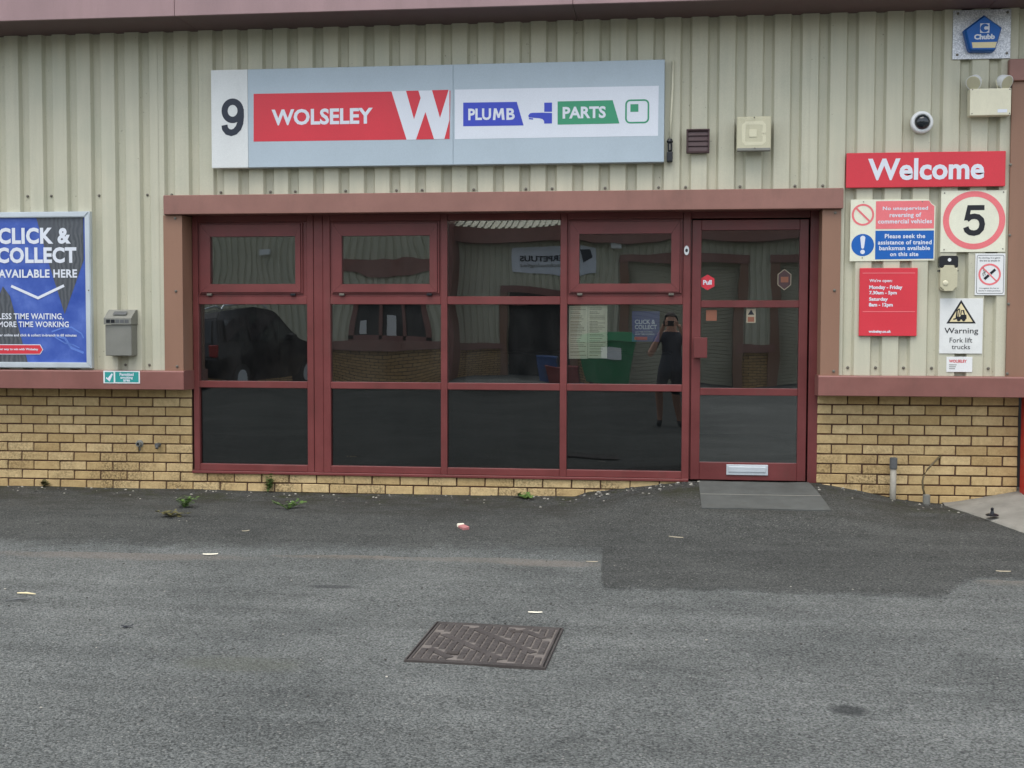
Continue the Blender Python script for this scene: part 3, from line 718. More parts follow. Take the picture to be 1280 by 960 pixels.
MB().flat([(x0_+.01, (z0_+z1_)/2+.008), (x1_-.01, (z0_+z1_)/2+.008), ((x0_+x1_)/2, z1_-.006)], YG-.0025).build('triangle', M['black'], s_)
MB().flat([(x0_+.01, z0_+.008), (x1_-.01, z0_+.008), (x1_-.01, (z0_+z1_)/2-.008), (x0_+.01, (z0_+z1_)/2-.008)], YG-.0025).build('text_block', M['orange'], s_)

# ------------------------------------------------------------------ shop sign
def polyflat(lst, Y, name, mat, parent): return MB().flat(pts(lst, Y), Y).build(name, mat, parent)
YS = -.075
SG = thing('shop_sign', 'long pale sign board numbered 9 with red, blue and green lettering', 'sign', (PX(547, 206, YS)[0], -.02, PX(547, 206, YS)[1]))
z0 = PX(547, 206.3, YS)[1]; z1 = PX(547, 81, YS)[1]; xs_ = [PX(v, 145, YS)[0] for v in (264, 310, 566.5, 830.5)]
MB().box(xs_[0], xs_[1]-.001, YS, -.002, z0, z1, .006, 2).build('number_panel', M['white'], SG)
MB().box(xs_[1], xs_[2]-.001, YS, -.002, z0, z1, .003).build('board_panel', M['greyblue'], SG)
MB().box(xs_[2], xs_[3], YS, -.002, z0, z1, .003).build('board_panel', M['greyblue'], SG)
Y = YS-.001
# the 9
cx, cz = PX(290.7, 138.5, Y); u = 9.08/F_PX
a = [(cx+10.6*u*math.cos(t), cz+11.6*u*math.sin(t)) for t in [i*2*math.pi/36 for i in range(37)]]
m = MB(); m.stroke(a, 8.2*u, Y)
tail = [(cx+10.9*u, cz+2*u), (cx+11*u, cz-8*u), (cx+10*u, cz-16*u), (cx+7.5*u, cz-22*u), (cx+3*u, cz-26.5*u), (cx-2*u, cz-28*u), (cx-7*u, cz-26.5*u), (cx-10.2*u, cz-22.5*u), (cx-11*u, cz-18*u)]
m.stroke(tail, 8.2*u, Y-.0004); m.build('numeral', M['navy'], SG)
polyflat([(317, 117.3), (563, 113.2), (562, 173.8), (317, 177)], Y, 'red_band', M['red'], SG)
def z2(l): return [(250+a/4, 50+b/4) for a, b in l]
polyflat(z2([(957, 256), (1247, 250), (1247, 494), (1033, 499)]), Y-.0008, 'logo_mark', M['signwhite'], SG)
m = MB()
for T in ([(1030, 254), (1092, 253), (1103, 290), (1070, 396)], [(1160, 251), (1243, 249), (1200, 390)], [(1080, 497.5), (1127, 360), (1170, 495.5)], [(1222, 494), (1247, 400), (1247, 493.5)]): m.flat(pts(z2(T), Y-.0016), Y-.0016)
m.build('logo_cutout', M['red'], SG)
text('WOLSELEY', 339.5, 135.6, 466, 155.8, Y-.001, M['signwhite'], SG, .032)
polyflat([(568.5, 112), (823.5, 107.2), (822.5, 169.8), (568.5, 174)], Y, 'white_band', M['signwhite'], SG)
polyflat([(579, 128.3), (646, 127.3), (654.5, 156.8), (579, 157.8)], Y-.001, 'blue_band', M['bluev'], SG)
text('PLU', 585.3, 135.6, 613.8, 150.2, Y-.002, M['signwhite'], SG, .032); text('B', 633, 135.2, 643.5, 149.8, Y-.002, M['signwhite'], SG, .032)
polyflat([(616, 150), (617.4, 135.4), (620.6, 135.4), (623.3, 142.8), (626, 135.3), (629.3, 135.3), (630.8, 149.8), (627.4, 149.8), (626.6, 141), (624.4, 147.4), (622.2, 147.4), (619.9, 141), (619.2, 150)], Y-.002, 'lettering', M['signwhite'], SG)
polyflat([(697, 126.8), (765.8, 125.2), (774.3, 154.3), (697, 155.8)], Y-.001, 'green_band', M['greenv'], SG)
text('PARTS', 703.3, 133, 757.3, 148, Y-.002, M['signwhite'], SG, .034)
m = MB().flat(pts([(680.3, 128.3), (690, 128.2), (690, 139.7), (680.3, 139.8)], Y-.001), Y-.001)
m.flat(pts([(660.3, 144.5), (662.5, 141.6), (666, 141), (679, 140.8), (690, 141.2), (690, 154.3), (680.3, 154.5), (680, 151), (678, 148.8), (674, 147.8), (661, 146.8)], Y-.001), Y-.001)
m.flat(pts([(661.2, 147.4), (666.5, 147.9), (666.2, 149.6), (661, 149)], Y-.001), Y-.001).build('tap_mark', M['bluev'], SG)
def rrect(x0, x1, z0, z1, r, n=5):
    P = []
    for cx, cz, a0 in ((x1-r, z1-r, 0), (x0+r, z1-r, 90), (x0+r, z0+r, 180), (x1-r, z0+r, 270)):
        P += [(cx+r*math.cos(R(a0+90*i/n)), cz+r*math.sin(R(a0+90*i/n))) for i in range(n+1)]
    return P
b = rect(782.5, 125.2, 810.5, 153.2, Y-.001); P_ = rrect(b[0], b[1], b[2], b[3], .03)
MB().stroke(P_+[P_[0]], .012, Y-.001).build('square_outline', M['greenv'], SG)
panel(788, 130.2, 798, 139.8, Y-.001).build('square_mark', M['greenv'], SG)
# bulb-ended lead hanging beside the sign
xa_, za_ = PX(841.5, 76, -.01); xb_, zb_ = PX(837.3, 175, -.02)
cb = thing('hanging_cable', 'thin cream lead ending in a black connector beside the right end of the long sign', 'cable', (xb_, -.02, zb_))
MB().tube([(xa_, -.012, za_), (xa_-.004, -.014, (za_*2+zb_)/3), (xb_+.008, -.02, (za_+zb_*2)/3), (xb_, -.022, zb_-.01)], .0085, 8).build('lead', M['cream'], cb, True)
x0_, x1_, z0_, z1_ = rect(833.5, 175, 841, 202.5, -.035)
MB().box(x0_, x1_, -.05, -.01, z0_, z0_+.075, .008, 2).box(x0_+.006, x1_-.004, -.046, -.012, z0_+.077, z1_-.02, .006).lathe([(.022, -.01), (.024, 0), (.016, .018)], (x0_+x1_)/2, -.03, z1_-.01, 'Z', 12).build('connector', M['darkplastic'], cb)
MB().box((x0_+x1_)/2-.004, (x0_+x1_)/2+.004, -.051, -.0465, z0_+.085, z1_-.03).build('latch', M['steel'], cb)
# vent
x0_, x1_, z0_, z1_ = rect(858, 161, 887, 191, -.045)
vt = thing('air_vent', 'brown plastic louvred vent on the cladding between the sign and the square lamp', 'vent', ((x0_+x1_)/2, 0, z0_))
m = MB()
for a, b_, c, d in ((x0_, x1_, z0_, z0_+.012), (x0_, x1_, z1_-.012, z1_), (x0_, x0_+.012, z0_+.012, z1_-.012), (x1_-.012, x1_, z0_+.012, z1_-.012)): m.box(a, b_, -.045, -.001, c, d, .002)
m.build('frame', M['brownplastic'], vt)
MB().box(x0_+.0122, x1_-.0122, -.022, -.0045, z0_+.0122, z1_-.0122).build('back_plate', M['brownplastic'], vt)
hh = (z1_-z0_-.024)/4
for k in range(4):
    zz = z0_+.012+hh*k; m = MB(); m.prism([(x0_+.0125, zz+.002), (x1_-.0125, zz+.002), (x1_-.0125, zz+hh+.001), (x0_+.0125, zz+hh+.001)], -.038, -.004)
    for v in m.bm.verts:
        if v.co.z > zz+hh/2: v.co.y += .010
    m.build('louvre', M['brownplastic'], vt)
# square bulkhead lamp
x0_, x1_, z0_, z1_ = rect(921, 145.5, 964, 187.5, -.11)
bl = thing('bulkhead_lamp', 'square cream bulkhead lamp with a coiled tube behind its cover, above the door', 'wall lamp', ((x0_+x1_)/2, 0, z0_))
MB().box(x0_+.012, x1_-.012, -.06, -.001, z0_+.012, z1_-.012, .008, 2).build('body', M['greysteel'], bl)
m = MB(); m.box(x0_, x1_, -.11, -.061, z0_, z1_, .014, 3)
m.build('cover', M['opal'], bl)
m = MB(); cxl, czl = (x0_+x1_)/2, (z0_+z1_)/2; w_ = (x1_-x0_)
P_ = []
for sgn in (1,):
    for (a, b_) in ((-.30, .0), (.24, .0), (.30, .05), (.30, .24), (.24, .30), (-.24, .30), (-.30, .24), (-.30, -.24), (-.24, -.30), (.24, -.30), (.30, -.24), (.30, -.08), (.24, -.03)): P_.append((cxl+a*w_, czl+b_*w_))
m.stroke(P_[1:], .022, -.1112); m.build('lamp_tube', M['tube'], bl)
MB().box(cxl-.035, cxl+.02, -.114, -.1105, czl-.028, czl+.028, .002).build('starter_cap', M['tube'], bl)
MB().box(x0_+.004, x1_-.004, -.112, -.062, z0_-.006, z0_+.016, .003).build('rim', M['greysteel'], bl)
for q in ((943, 146.8), (943.5, 185.3)): screw(q[0], q[1], -.1115, bl, .5)
# dome camera
X, Z = PX(1153, 152.3, -.05); k = 9.1/F_PX
dc = thing('dome_camera', 'round white dome camera with a dark lens above the Welcome sign', 'camera', (X, 0, Z))
MB().lathe([(13.2*k, 0), (13.4*k, -.03), (12.6*k, -.045), (9.3*k, -.052), (9.0*k, -.046)], X, -.001, Z, 'Y', 36).build('housing', M['plasticwhite'], dc, True)
MB().lathe([(8.9*k*math.cos(t), -.05-8.9*k*.75*math.sin(t)) for t in [i*math.pi/16 for i in range(8)]]+[(.001, -.05-8.9*k*.75)], X, 0, Z, 'Y', 28).build('dome', M['carglass'], dc, True)
# alarm bell box on a galvanised plate
YA = -.012
x0_, x1_, z0_, z1_ = rect(1191, 12, 1263.5, 73.5, YA)
al = thing('alarm_box', 'blue pentagon Chubb alarm box on a galvanised plate under the eaves', 'alarm', ((x0_+x1_)/2, 0, z0_))
MB().box(x0_, x1_, YA, -.001, z0_, z1_, .001).build('back_plate', M['plate'], al)
for q in ((1197.5, 17), (1259.5, 15.5), (1196.5, 68.5), (1258.5, 66.5)): screw(q[0], q[1], YA, al, .9)
def z5(l): return [(1040+a/5.333, b/5.333) for a, b in l]
YB = -.085; pent = z5([(1018, 96), (1138, 180), (1095, 325), (1085, 337), (928, 337), (915, 325), (885, 196)])
pf = pts(pent, YB); c_ = (sum(p[0] for p in pf)/7, sum(p[1] for p in pf)/7)
m = MB(); inner = [(c_[0]+(p[0]-c_[0])*.90, c_[1]+(p[1]-c_[1])*.90) for p in pf]
if sum(pf[i][0]*pf[(i+1) % 7][1]-pf[(i+1) % 7][0]*pf[i][1] for i in range(7)) < 0: pf = pf[::-1]; inner = inner[::-1]
A = [m.bm.verts.new((x, YA-.0005, z)) for x, z in pf]; B = [m.bm.verts.new((x, YB+.022, z)) for x, z in pf]; C = [m.bm.verts.new((x, YB, z)) for x, z in inner]
for a, b in ((A, B), (B, C)):
    for i in range(7): m.bm.faces.new((a[i], a[(i+1) % 7], b[(i+1) % 7], b[i]))
m.bm.faces.new(C); m.bm.faces.new(A[::-1]); m.build('bell_cover', M['safeblue'], al)
polyflat(z5([(932, 282), (1100, 279), (1088, 318), (938, 320)]), YB-.001, 'strobe_lens', M['yellowish'], al)
text('Chubb', 1217.7, 42.5, 1243.6, 49.2, YB-.001, M['signwhite'], al, .05)
panel(1225.2, 29.2, 1236.8, 41, YB-.001).build('logo_square', M['signwhite'], al)
X, Z = PX(1231, 35, YB-.002)
MB().disc(X, Z, .030, YB-.002).build('logo_mark', M['safeblue'], al)
MB().disc(X+.007, Z, .012, YB-.003, 18).flat([(X+.005, Z-.006), (X+.032, Z-.016), (X+.032, Z+.016), (X+.005, Z+.006)], YB-.0033).build('logo_cutout', M['signwhite'], al)
# twin spot emergency light
YT = -.09; x0_, x1_, z0_, z1_ = rect(1212.5, 110.5, 1264, 144, YT)
ts = thing('emergency_light', 'cream twin spot emergency light box under the alarm plate', 'wall lamp', ((x0_+x1_)/2, 0, z0_))
MB().box(x0_, x1_, YT, -.001, z0_, z1_, .006, 2).build('battery_box', M['cream'], ts)
panel(1247, 136.5, 1259, 140.5, YT-.001).build('rating_label', M['signwhite'], ts)
for q in ((1215.7, 112), (1262.5, 111.5), (1215, 142), (1262, 141.5)): screw(q[0], q[1], YT, ts, .4)
for (px, py, dx) in ((1221, 101, -.45), (1254, 101, .5)):
    X, Z = PX(px, py, YT+.01); d = Vector((dx, -.75, -.45)).normalized(); c = Vector((X, YT+.045, Z+.008))
    sp = MB().tube([c+d*t for t in (-.03, -.02, .0, .05, .052)], [.022, .034, .044, .054, .054], 20).build('spot_head', M['plasticwhite'], ts, False)
    MB().tube([c+d*.0525, c+d*.055], [.049, .047], 20).build('lens', M['opal'], sp)
    MB().tube([(X-.02*dx, YT+.045, z1_-.005), (X-.02*dx, YT+.05, Z-.01)], .008, 8).tube([(X-dx*.06, YT+.03, z1_+.001), (X-dx*.09, YT+.03, Z+.01), (X-dx*.05, YT+.05, Z+.035)], .0035, 6).build('stalk', M['cream'], ts)

# ------------------------------------------------------------------ signs right of the door
def sign(name, label, l, t, r, b, mat, y0=-.006, bev=.001, holes=()):
    x0, x1, z0, z1 = rect(l, t, r, b, y0); s = thing(name, label, 'sign', ((x0+x1)/2, 0, z0))
    MB().box(x0, x1, y0, -.0005, z0, z1, bev).build('plate', mat, s)
    for q in holes: screw(q[0], q[1], y0, s, .45)
    return s
s = sign('welcome_sign', 'red Welcome sign in white lettering, topmost of the signs beside the door', 1058, 190, 1257, 233.8, M['red'], -.03, .003)
text('Welcome', 1085, 197.5, 1230.5, 224.8, -.031, M['signwhite'], s, .03)
Y = -.006
s = thing('reversing_sign', 'white sign with red and blue panels about reversing and banksmen, its top right corner torn', 'sign', (PX(1115, 326, Y)[0], 0, PX(1115, 326, Y)[1]))
MB().prism(pts([(1063.5, 249.5), (1161, 249.2), (1164.5, 254), (1169.5, 257.5), (1168, 325.5), (1062, 326.5)], Y), Y, -.0005).build('plate', M['signcream'], s)
polyflat([(1095, 251.5), (1161.5, 250.8), (1164, 254.8), (1168, 257.8), (1167.5, 285.5), (1094.5, 286.3)], Y-.001, 'red_panel', M['redplain'], s)
polyflat([(1094.3, 288.4), (1167.5, 288), (1166.8, 323.3), (1093.8, 324.3)], Y-.001, 'blue_panel', M['safeblue'], s)
for tx, l, t, r, b in (('No unsupervised', 1103.5, 258, 1160, 263.8), ('reversing of', 1112, 265.7, 1151.5, 273), ('commercial vehicles', 1097.5, 273.8, 1165, 279.3), ('Please seek the', 1106, 292.3, 1156.5, 297.8),
                       ('assistance of trained', 1097.3, 300, 1164.5, 305.6), ('banksman available', 1099, 307.3, 1162.5, 312.7), ('on this site', 1112.5, 315, 1148, 320.2)): text(tx, l, t, r, b, Y-.002, M['signwhite'], s, .025, space=1.06)
k = 9.16/F_PX; X, Z = PX(1078.7, 268.5, Y)
m = MB().ring(X, Z, 10.8*k, 13.2*k, Y-.001).stroke([(X-8.5*k, Z+8.5*k), (X+8.5*k, Z-8.5*k)], 2.3*k, Y-.0014); m.build('prohibition_ring', M['redplain'], s)
X, Z = PX(1078.3, 306.3, Y); MB().disc(X, Z, 13.4*k, Y-.001).build('mandatory_disc', M['safeblue'], s)
m = MB().flat([(X-3*k, Z+9*k), (X-2*k, Z+10.6*k), (X, Z+11.2*k), (X+2*k, Z+10.6*k), (X+3*k, Z+9*k), (X+1.6*k, Z-3.6*k), (X, Z-4.6*k), (X-1.6*k, Z-3.6*k)], Y-.002).disc(X, Z-8.3*k, 2.7*k, Y-.002, 16); m.build('exclamation_mark', M['signwhite'], s)
for q in ((1079.5, 252.3), (1153, 252), (1077.8, 322.3)): screw(q[0], q[1], Y, s, .4)
s = sign('speed_sign', 'square white speed limit sign with a pale red ring around a 5', 1176, 238, 1257.5, 315, M['signcream'], holes=((1180.8, 241.3), (1254.5, 240), (1180, 312), (1253.5, 311)))
X, Z = PX(1217.5, 275.3, Y); MB().ring(X, Z, 29*k, 36*k, Y-.001, 56, .965).build('red_ring', M['redplain'], s)
X, Z = PX(1217.8, 275.5, Y); m = MB(); YY = Y-.001
def o(a, b): return (X+a*k, Z+b*k)
m.flat([o(-8, 18.2), o(11.5, 18.2), o(11.5, 12.2), o(-4.2, 12.2), o(-6.2, 0.6), o(-11.8, -.2)], YY)
m.stroke([o(-8.6, .8), o(-4.5, 4.2), o(0, 5), o(4.6, 4), o(8, .8), o(9.3, -4.4), o(8.2, -10), o(4.6, -14), o(0, -15.2), o(-4.8, -14.4), o(-8.2, -11.8), o(-9.6, -8)], 6.4*k, YY-.0005)
m.build('numeral', M['black'], s)
# photocell lamp
YK = -.07; x0_, x1_, z0_, z1_ = rect(1174.5, 319.5, 1198, 363.5, YK)
wlp = thing('small_wall_lamp', 'small cream wall lamp with a black cap under the speed sign', 'wall lamp', ((x0_+x1_)/2, 0, z0_))
hcap = z1_-(z1_-z0_)*.27
MB().prism(rrect(x0_, x1_, hcap-.02, z1_, .018), YK+.012, -.001).build('cap', M['darkplastic'], wlp)
X, Z = PX(1187, 324.8, YK+.01); MB().disc(X, Z, .0125, YK+.011, 16).build('photocell', M['plasticwhite'], wlp)
m = MB().prism(rrect(x0_+.006, x1_-.006, z0_, hcap, .028), YK, -.001); bmesh.ops.bevel(m.bm, geom=[e for e in m.bm.edges if all(abs(v.co.y-YK) < 1e-5 for v in e.verts)], offset=.012, segments=2, affect='EDGES'); m.build('cover', M['opal'], wlp)
MB().box(x0_-.003, x0_+.008, YK+.015, -.001, hcap-.045, hcap-.033).box(x1_-.008, x1_+.003, YK+.015, -.001, hcap-.045, hcap-.033).build('clip', M['darkplastic'], wlp)
MB().sphere(((x0_*.68+x1_*.32), YK-.001, z0_+.055), .02, (1, .3, 1)).build('bulb', M['tube'], wlp, True)
# no smoking
s = sign('no_smoking_sign', 'white no smoking notice with a crossed cigarette at the right below the speed sign', 1218.8, 316.8, 1256.5, 369, M['plasticwhite'], -.004)
Y = -.004; b = rect(1221, 319, 1254.5, 366.8, Y-.001); P_ = rrect(b[0], b[1], b[2], b[3], .012); MB().stroke(P_+[P_[0]], .003, Y-.001).build('border', M['navy'], s)
X, Z = PX(1237, 343, Y); MB().ring(X, Z, 10.8*k, 13*k, Y-.001, 36).stroke([(X-8*k, Z+8*k), (X+8*k, Z-8*k)], 1.6*k, Y-.001).build('prohibition_ring', M['redplain'], s)
MB().stroke([(X-6*k, Z-5.6*k), (X-1*k, Z-.9*k)], 3*k, Y-.002).stroke([(X+1*k, Z+1*k), (X+6.4*k, Z+6*k)], 3*k, Y-.002).build('cigarette_mark', M['black'], s)
MB().stroke([(X-7*k, Z-2*k), (X-8*k, Z+1*k), (X-6*k, Z+3*k), (X-7.5*k, Z+6*k)], .9*k, Y-.002).stroke([(X-5*k, Z-1*k), (X-6*k, Z+2*k), (X-4*k, Z+4*k)], .9*k, Y-.002).build('smoke_mark', M['greysteel'], s)
for tx, l, t, r, b in (('No smoking. It is against', 1223.5, 321.3, 1250.5, 323.6), ('the law to smoke in', 1224.5, 324.6, 1249.8, 326.8), ('It is against the law to', 1224.5, 359.3, 1248.5, 361.4), ('smoke in these premises', 1223, 362.6, 1250.5, 364.6)): text(tx, l, t, r, b, Y-.001, M['navy'], s, .01)
# forklift
s = sign('forklift_sign', 'white warning sign with a fork lift truck in a black triangle', 1174.5, 373, 1228.5, 442, M['signwarn'], -.005)
Y = -.005
MB().flat(pts([(1201.5, 374.8), (1219.8, 404.3), (1183, 404.3)], Y-.001), Y-.001).build('black_triangle', M['black'], s)
MB().flat(pts([(1201.5, 379.2), (1216, 402.3), (1187, 402.3)], Y-.002), Y-.002).build('yellow_triangle', M['yellowish'], s)
def zf(l): return [(1160+a/6, 310+b/6) for a, b in l]
yy = Y-.003
m = MB().flat(pts(zf([(218, 515), (240, 515), (248, 500), (288, 500), (290, 530), (275, 536), (225, 536)]), yy), yy)
m.stroke(pts(zf([(190, 535), (214, 528), (218, 470), (236, 455)]), yy), .009, yy).stroke(pts(zf([(246, 502), (250, 468), (266, 468), (274, 502)]), yy), .007, yy).stroke(pts(zf([(228, 515), (238, 458)]), yy), .006, yy)
for a, b in ((230, 536), (268, 536)): X, Z = PX(*zf([(a, b)])[0], yy); m.disc(X, Z, .013, yy-.0004, 14)
m.build('truck_mark', M['black'], s)
text('Warning', 1180.5, 409.8, 1222.8, 419, Y-.001, M['black'], s, .006); text('Fork lift', 1187, 422, 1215.3, 428.3, Y-.001, M['black'], s, .003); text('trucks', 1189.5, 430.6, 1212.5, 436.5, Y-.001, M['black'], s, .003)
# small card
s = sign('name_card', 'small white card with red lettering below the fork lift sign', 1183, 446, 1215.5, 465, M['plasticwhite'], -.003)
text('WOLSELEY', 1186.3, 449.6, 1208.5, 453.3, -.004, M['red'], s, .03)
for n in range(3): panel(1186.3, 455.6+n*2.4, 1195.8-n, 456.5+n*2.4, -.004).build('printed_line', M['greysteel'], s)
# opening hours
s = sign('opening_hours_sign', 'red opening hours sign with white lettering between the door and the fork lift sign', 1074.3, 335, 1146.5, 420, M['red'], -.022, .002)
Y = -.023; RDW = M['signwhite']
for tx, l, t, r, b, bo in (("We're open:", 1086.7, 348.7, 1115.3, 353.7, .02), ('Monday - Friday', 1086.5, 356.7, 1128, 362.7, .035), ('7.30am - 5pm', 1086.5, 363.6, 1121, 369.3, .035), ('Saturday', 1086.3, 371.6, 1109.8, 377.3, .035), ('8am - 12pm', 1086, 378.5, 1116, 384.5, .035), ('wolseley.co.uk', 1085.7, 412.6, 1113.8, 417, .04)): text(tx, l, t, r, b, Y, RDW, s, bo)
for y in (341.3, 389.5): panel(1078.3, y-.5, 1144, y+.5, Y).build('rule_line', M['redplain'], s)

# ------------------------------------------------------------------ left: framed poster, ash bin, smoking sign
YP = -.045
x0_, x1_, z0_, z1_ = rect(-20, 264.5, 113.5, 458.5, YP); x1_ = PX(113.2, 360, YP)[0]
zt_, zb_ = PX(56, 264.6, YP)[1], PX(56, 459.8, YP)[1]
ps = thing('poster_frame', 'blue click and collect poster in a silver frame at the left edge', 'poster', ((x0_+x1_)/2, 0, zb_))
fw = .044
O = [(x0_, zb_), (x1_, zb_), (x1_, zt_), (x0_, zt_)]; I = [(x0_+fw, zb_+fw), (x1_-fw, zb_+fw), (x1_-fw, zt_-fw), (x0_+fw, zt_-fw)]
for t in range(4):
    a, b, c, d = O[t], O[(t+1) % 4], I[(t+1) % 4], I[t]; L = math.hypot(b[0]-a[0], b[1]-a[1]); ux, uz = (b[0]-a[0])/L*.0006, (b[1]-a[1])/L*.0006
    m = MB().prism([(a[0]+ux, a[1]+uz), (b[0]-ux, b[1]-uz), (c[0]-ux, c[1]-uz), (d[0]+ux, d[1]+uz)], YP, -.001)
    bmesh.ops.bevel(m.bm, geom=[e for e in m.bm.edges if all(abs(v.co.y-YP) < 1e-5 for v in e.verts)], offset=.006, segments=2, affect='EDGES')
    m.build('frame_rail', M['alu'], ps)
Yp = YP+.02
def poster_material():
    k = NT('hazed_blue_print'); p = k.pos(); n1 = k.noise(p, 5, 4, .6)
    st = k.n('ShaderNodeTexWave', i_Scale=28, i_Distortion=2.0); k.l(p, st.inputs['Vector'])
    col = k.mix(k.ramp(n1, .3, .75), lin((48, 76, 156)), lin((84, 110, 186)))  # blue greyed in the colour, standing for haze of the glazed front
    col = k.mix(k.math('MULTIPLY', k.ramp(n1, .5, .7), k.math('MULTIPLY', st.outputs['Fac'], .18)), col, lin((150, 175, 225)))
    k.l(col, k.b.inputs['Base Color']); k.b.inputs['Roughness'].default_value = .25; k.b.inputs['Specular IOR Level'].default_value = .5; return k.m
def grey_print():
    k = NT('grey_poster_print'); p = k.pos(); n1 = k.noise(p, 3, 5, .7)
    st = k.n('ShaderNodeTexWave', i_Scale=9, i_Distortion=7.0, i_Detail=3.0); k.l(p, st.inputs['Vector'])
    col = k.mix(k.math('MULTIPLY', st.outputs['Fac'], .6), lin((70, 74, 78)), lin((104, 108, 112)))
    col = k.mix(k.ramp(n1, .4, .7), col, lin((80, 84, 90))); k.l(col, k.b.inputs['Base Color']); k.b.inputs['Roughness'].default_value = .25; return k.m
MB().box(x0_+fw-.004, x1_-fw+.004, Yp, -.002, zb_+fw-.004, zt_-fw+.004).build('poster_sheet', poster_material(), ps)
def zp(l): return [(a/4.923, 240+b/4.923) for a, b in l]
gm = grey_print()
polyflat(zp([(222, 156), (513, 156), (515, 420), (398, 752), (300, 440)]), Yp-.001, 'grey_print', gm, ps)
polyflat(zp([(-60, 760), (18, 580), (62, 640), (172, 1052), (-60, 1052)]), Yp-.001, 'grey_print', gm, ps)
m = MB().stroke(pts(zp([(318, 860), (380, 838), (440, 832), (500, 870), (515, 900)]), Yp-.001), .012, Yp-.001).stroke(pts(zp([(330, 880), (400, 900), (440, 960), (515, 990)]), Yp-.001), .018, Yp-.001).stroke(pts(zp([(335, 890), (400, 930), (450, 940), (490, 960)]), Yp-.001), .01, Yp-.0014)
m.build('pale_swirl', paint('pale_blue_print', (92, 124, 198), .3, .2, 9), ps)
for tx, l, t, r, b, bo in (('CLICK &', -2.5, 284.5, 88.3, 305, .04), ('COLLECT', -4, 309, 95.5, 329, .04), ('AVAILABLE HERE', -2, 336.8, 96.3, 347.2, .03), ('LESS TIME WAITING,', -2, 391.6, 79.3, 400.4, .022), ('MORE TIME WORKING', -2, 401.8, 86, 409, .022), ('Order online and click & collect in-branch in 60 minutes', -8, 417.2, 95.7, 420.6, .03)):
    text(tx, l, t, r, b, Yp-.003, M['signwhite'], ps, bo, space=1.06)
MB().stroke(pts([(14, 357.5), (47.5, 372.5), (80, 357)], Yp-.003), .021, Yp-.003).build('arrow_mark', M['signwhite'], ps)
pb = zp([(-70, 940), (247, 938), (266, 968), (247, 1000), (-70, 1000)])
pb = [(a, b) for a, b in pb]
polyflat([(-14, 430.3), (50.3, 430.5), (54, 437), (50.3, 443), (-14, 443)], Yp-.003, 'button_border', M['signwhite'], ps)
polyflat([(-13, 431.2), (49.8, 431.4), (53, 437), (49.8, 442.2), (-13, 442.2)], Yp-.004, 'red_button', M['red'], ps)
text('another way to win with Wolseley', -9, 435, 47.8, 438.6, Yp-.005, M['signwhite'], ps, .03)
screw(110.8, 363, YP, ps, .5)
# ash bin
YQ = -.11; x0_, x1_, z0_, z1_ = rect(131, 387, 164.5, 444.8, YQ)
ab = thing('cigarette_bin', 'grey wall mounted cigarette bin with sloping lid beside the poster', 'ash bin', ((x0_+x1_)/2, 0, z0_))
zl = z1_-.115
MB().box(x0_+.003, x1_-.003, YQ, -.001, z0_, zl-.002, .004).build('body', M['greysteel'], ab)
m = MB(); prof = [(YQ-.012, zl-.0), (YQ-.012, zl+.048), (-.03, z1_), (-.001, z1_), (-.001, zl)]
a = [m.bm.verts.new((x0_-.002, y, z)) for y, z in prof]; b = [m.bm.verts.new((x1_+.002, y, z)) for y, z in prof]; n = 5
for i in range(n): m.bm.faces.new((a[i], b[i], b[(i+1) % n], a[(i+1) % n]))
m.bm.faces.new(a); m.bm.faces.new(b); lid = m.build('lid', M['greysteel'], ab)
for i in range(5):
    w_ = (x1_-x0_-.03)/5; xx = x0_+.015+i*w_
    MB().box(xx+.003, xx+w_-.003, YQ-.0135, YQ-.0122, zl+.012, zl+.038).build('slot', M['darkplastic'] if i < 2 else M['pipecap'], lid)
m = MB().quad((x0_+.06, YQ+.01, zl+.064), (x1_-.05, YQ+.01, zl+.064), (x1_-.05, YQ+.045, zl+.09), (x0_+.06, YQ+.045, zl+.09)); 
for v in m.bm.verts: v.co.z += .012
m.build('stub_plate', M['pipecap'], lid)
# smoking area sign on the sill
Y = -.054; x0_, x1_, z0_, z1_ = rect(129.2, 463.5, 174.8, 479.3, Y)
s = thing('smoking_area_sign', 'small teal Permitted smoking area sign with a white tick on the sill', 'sign', ((x0_+x1_)/2, -.05, z0_))
MB().box(x0_, x1_, Y, -.0505, z0_, z1_, .0008).build('plate', M['plasticwhite'], s)
panel(131, 465, 142, 478, Y-.001).build('tick_panel', M['teal'], s); panel(144, 464.9, 173.2, 477.8, Y-.001).build('text_panel', M['teal'], s)
MB().stroke(pts([(132.8, 472), (135.8, 475), (140.3, 467.2)], Y-.002), .011, Y-.002).build('tick_mark', M['signwhite'], s)
for tx, l, t, r, b in (('Permitted', 149.5, 466, 167, 470), ('smoking', 150.5, 470.4, 166, 474.4), ('area', 154, 474.2, 162.5, 477)): text(tx, l, t, r, b, Y-.002, M['signwhite'], s, .03)
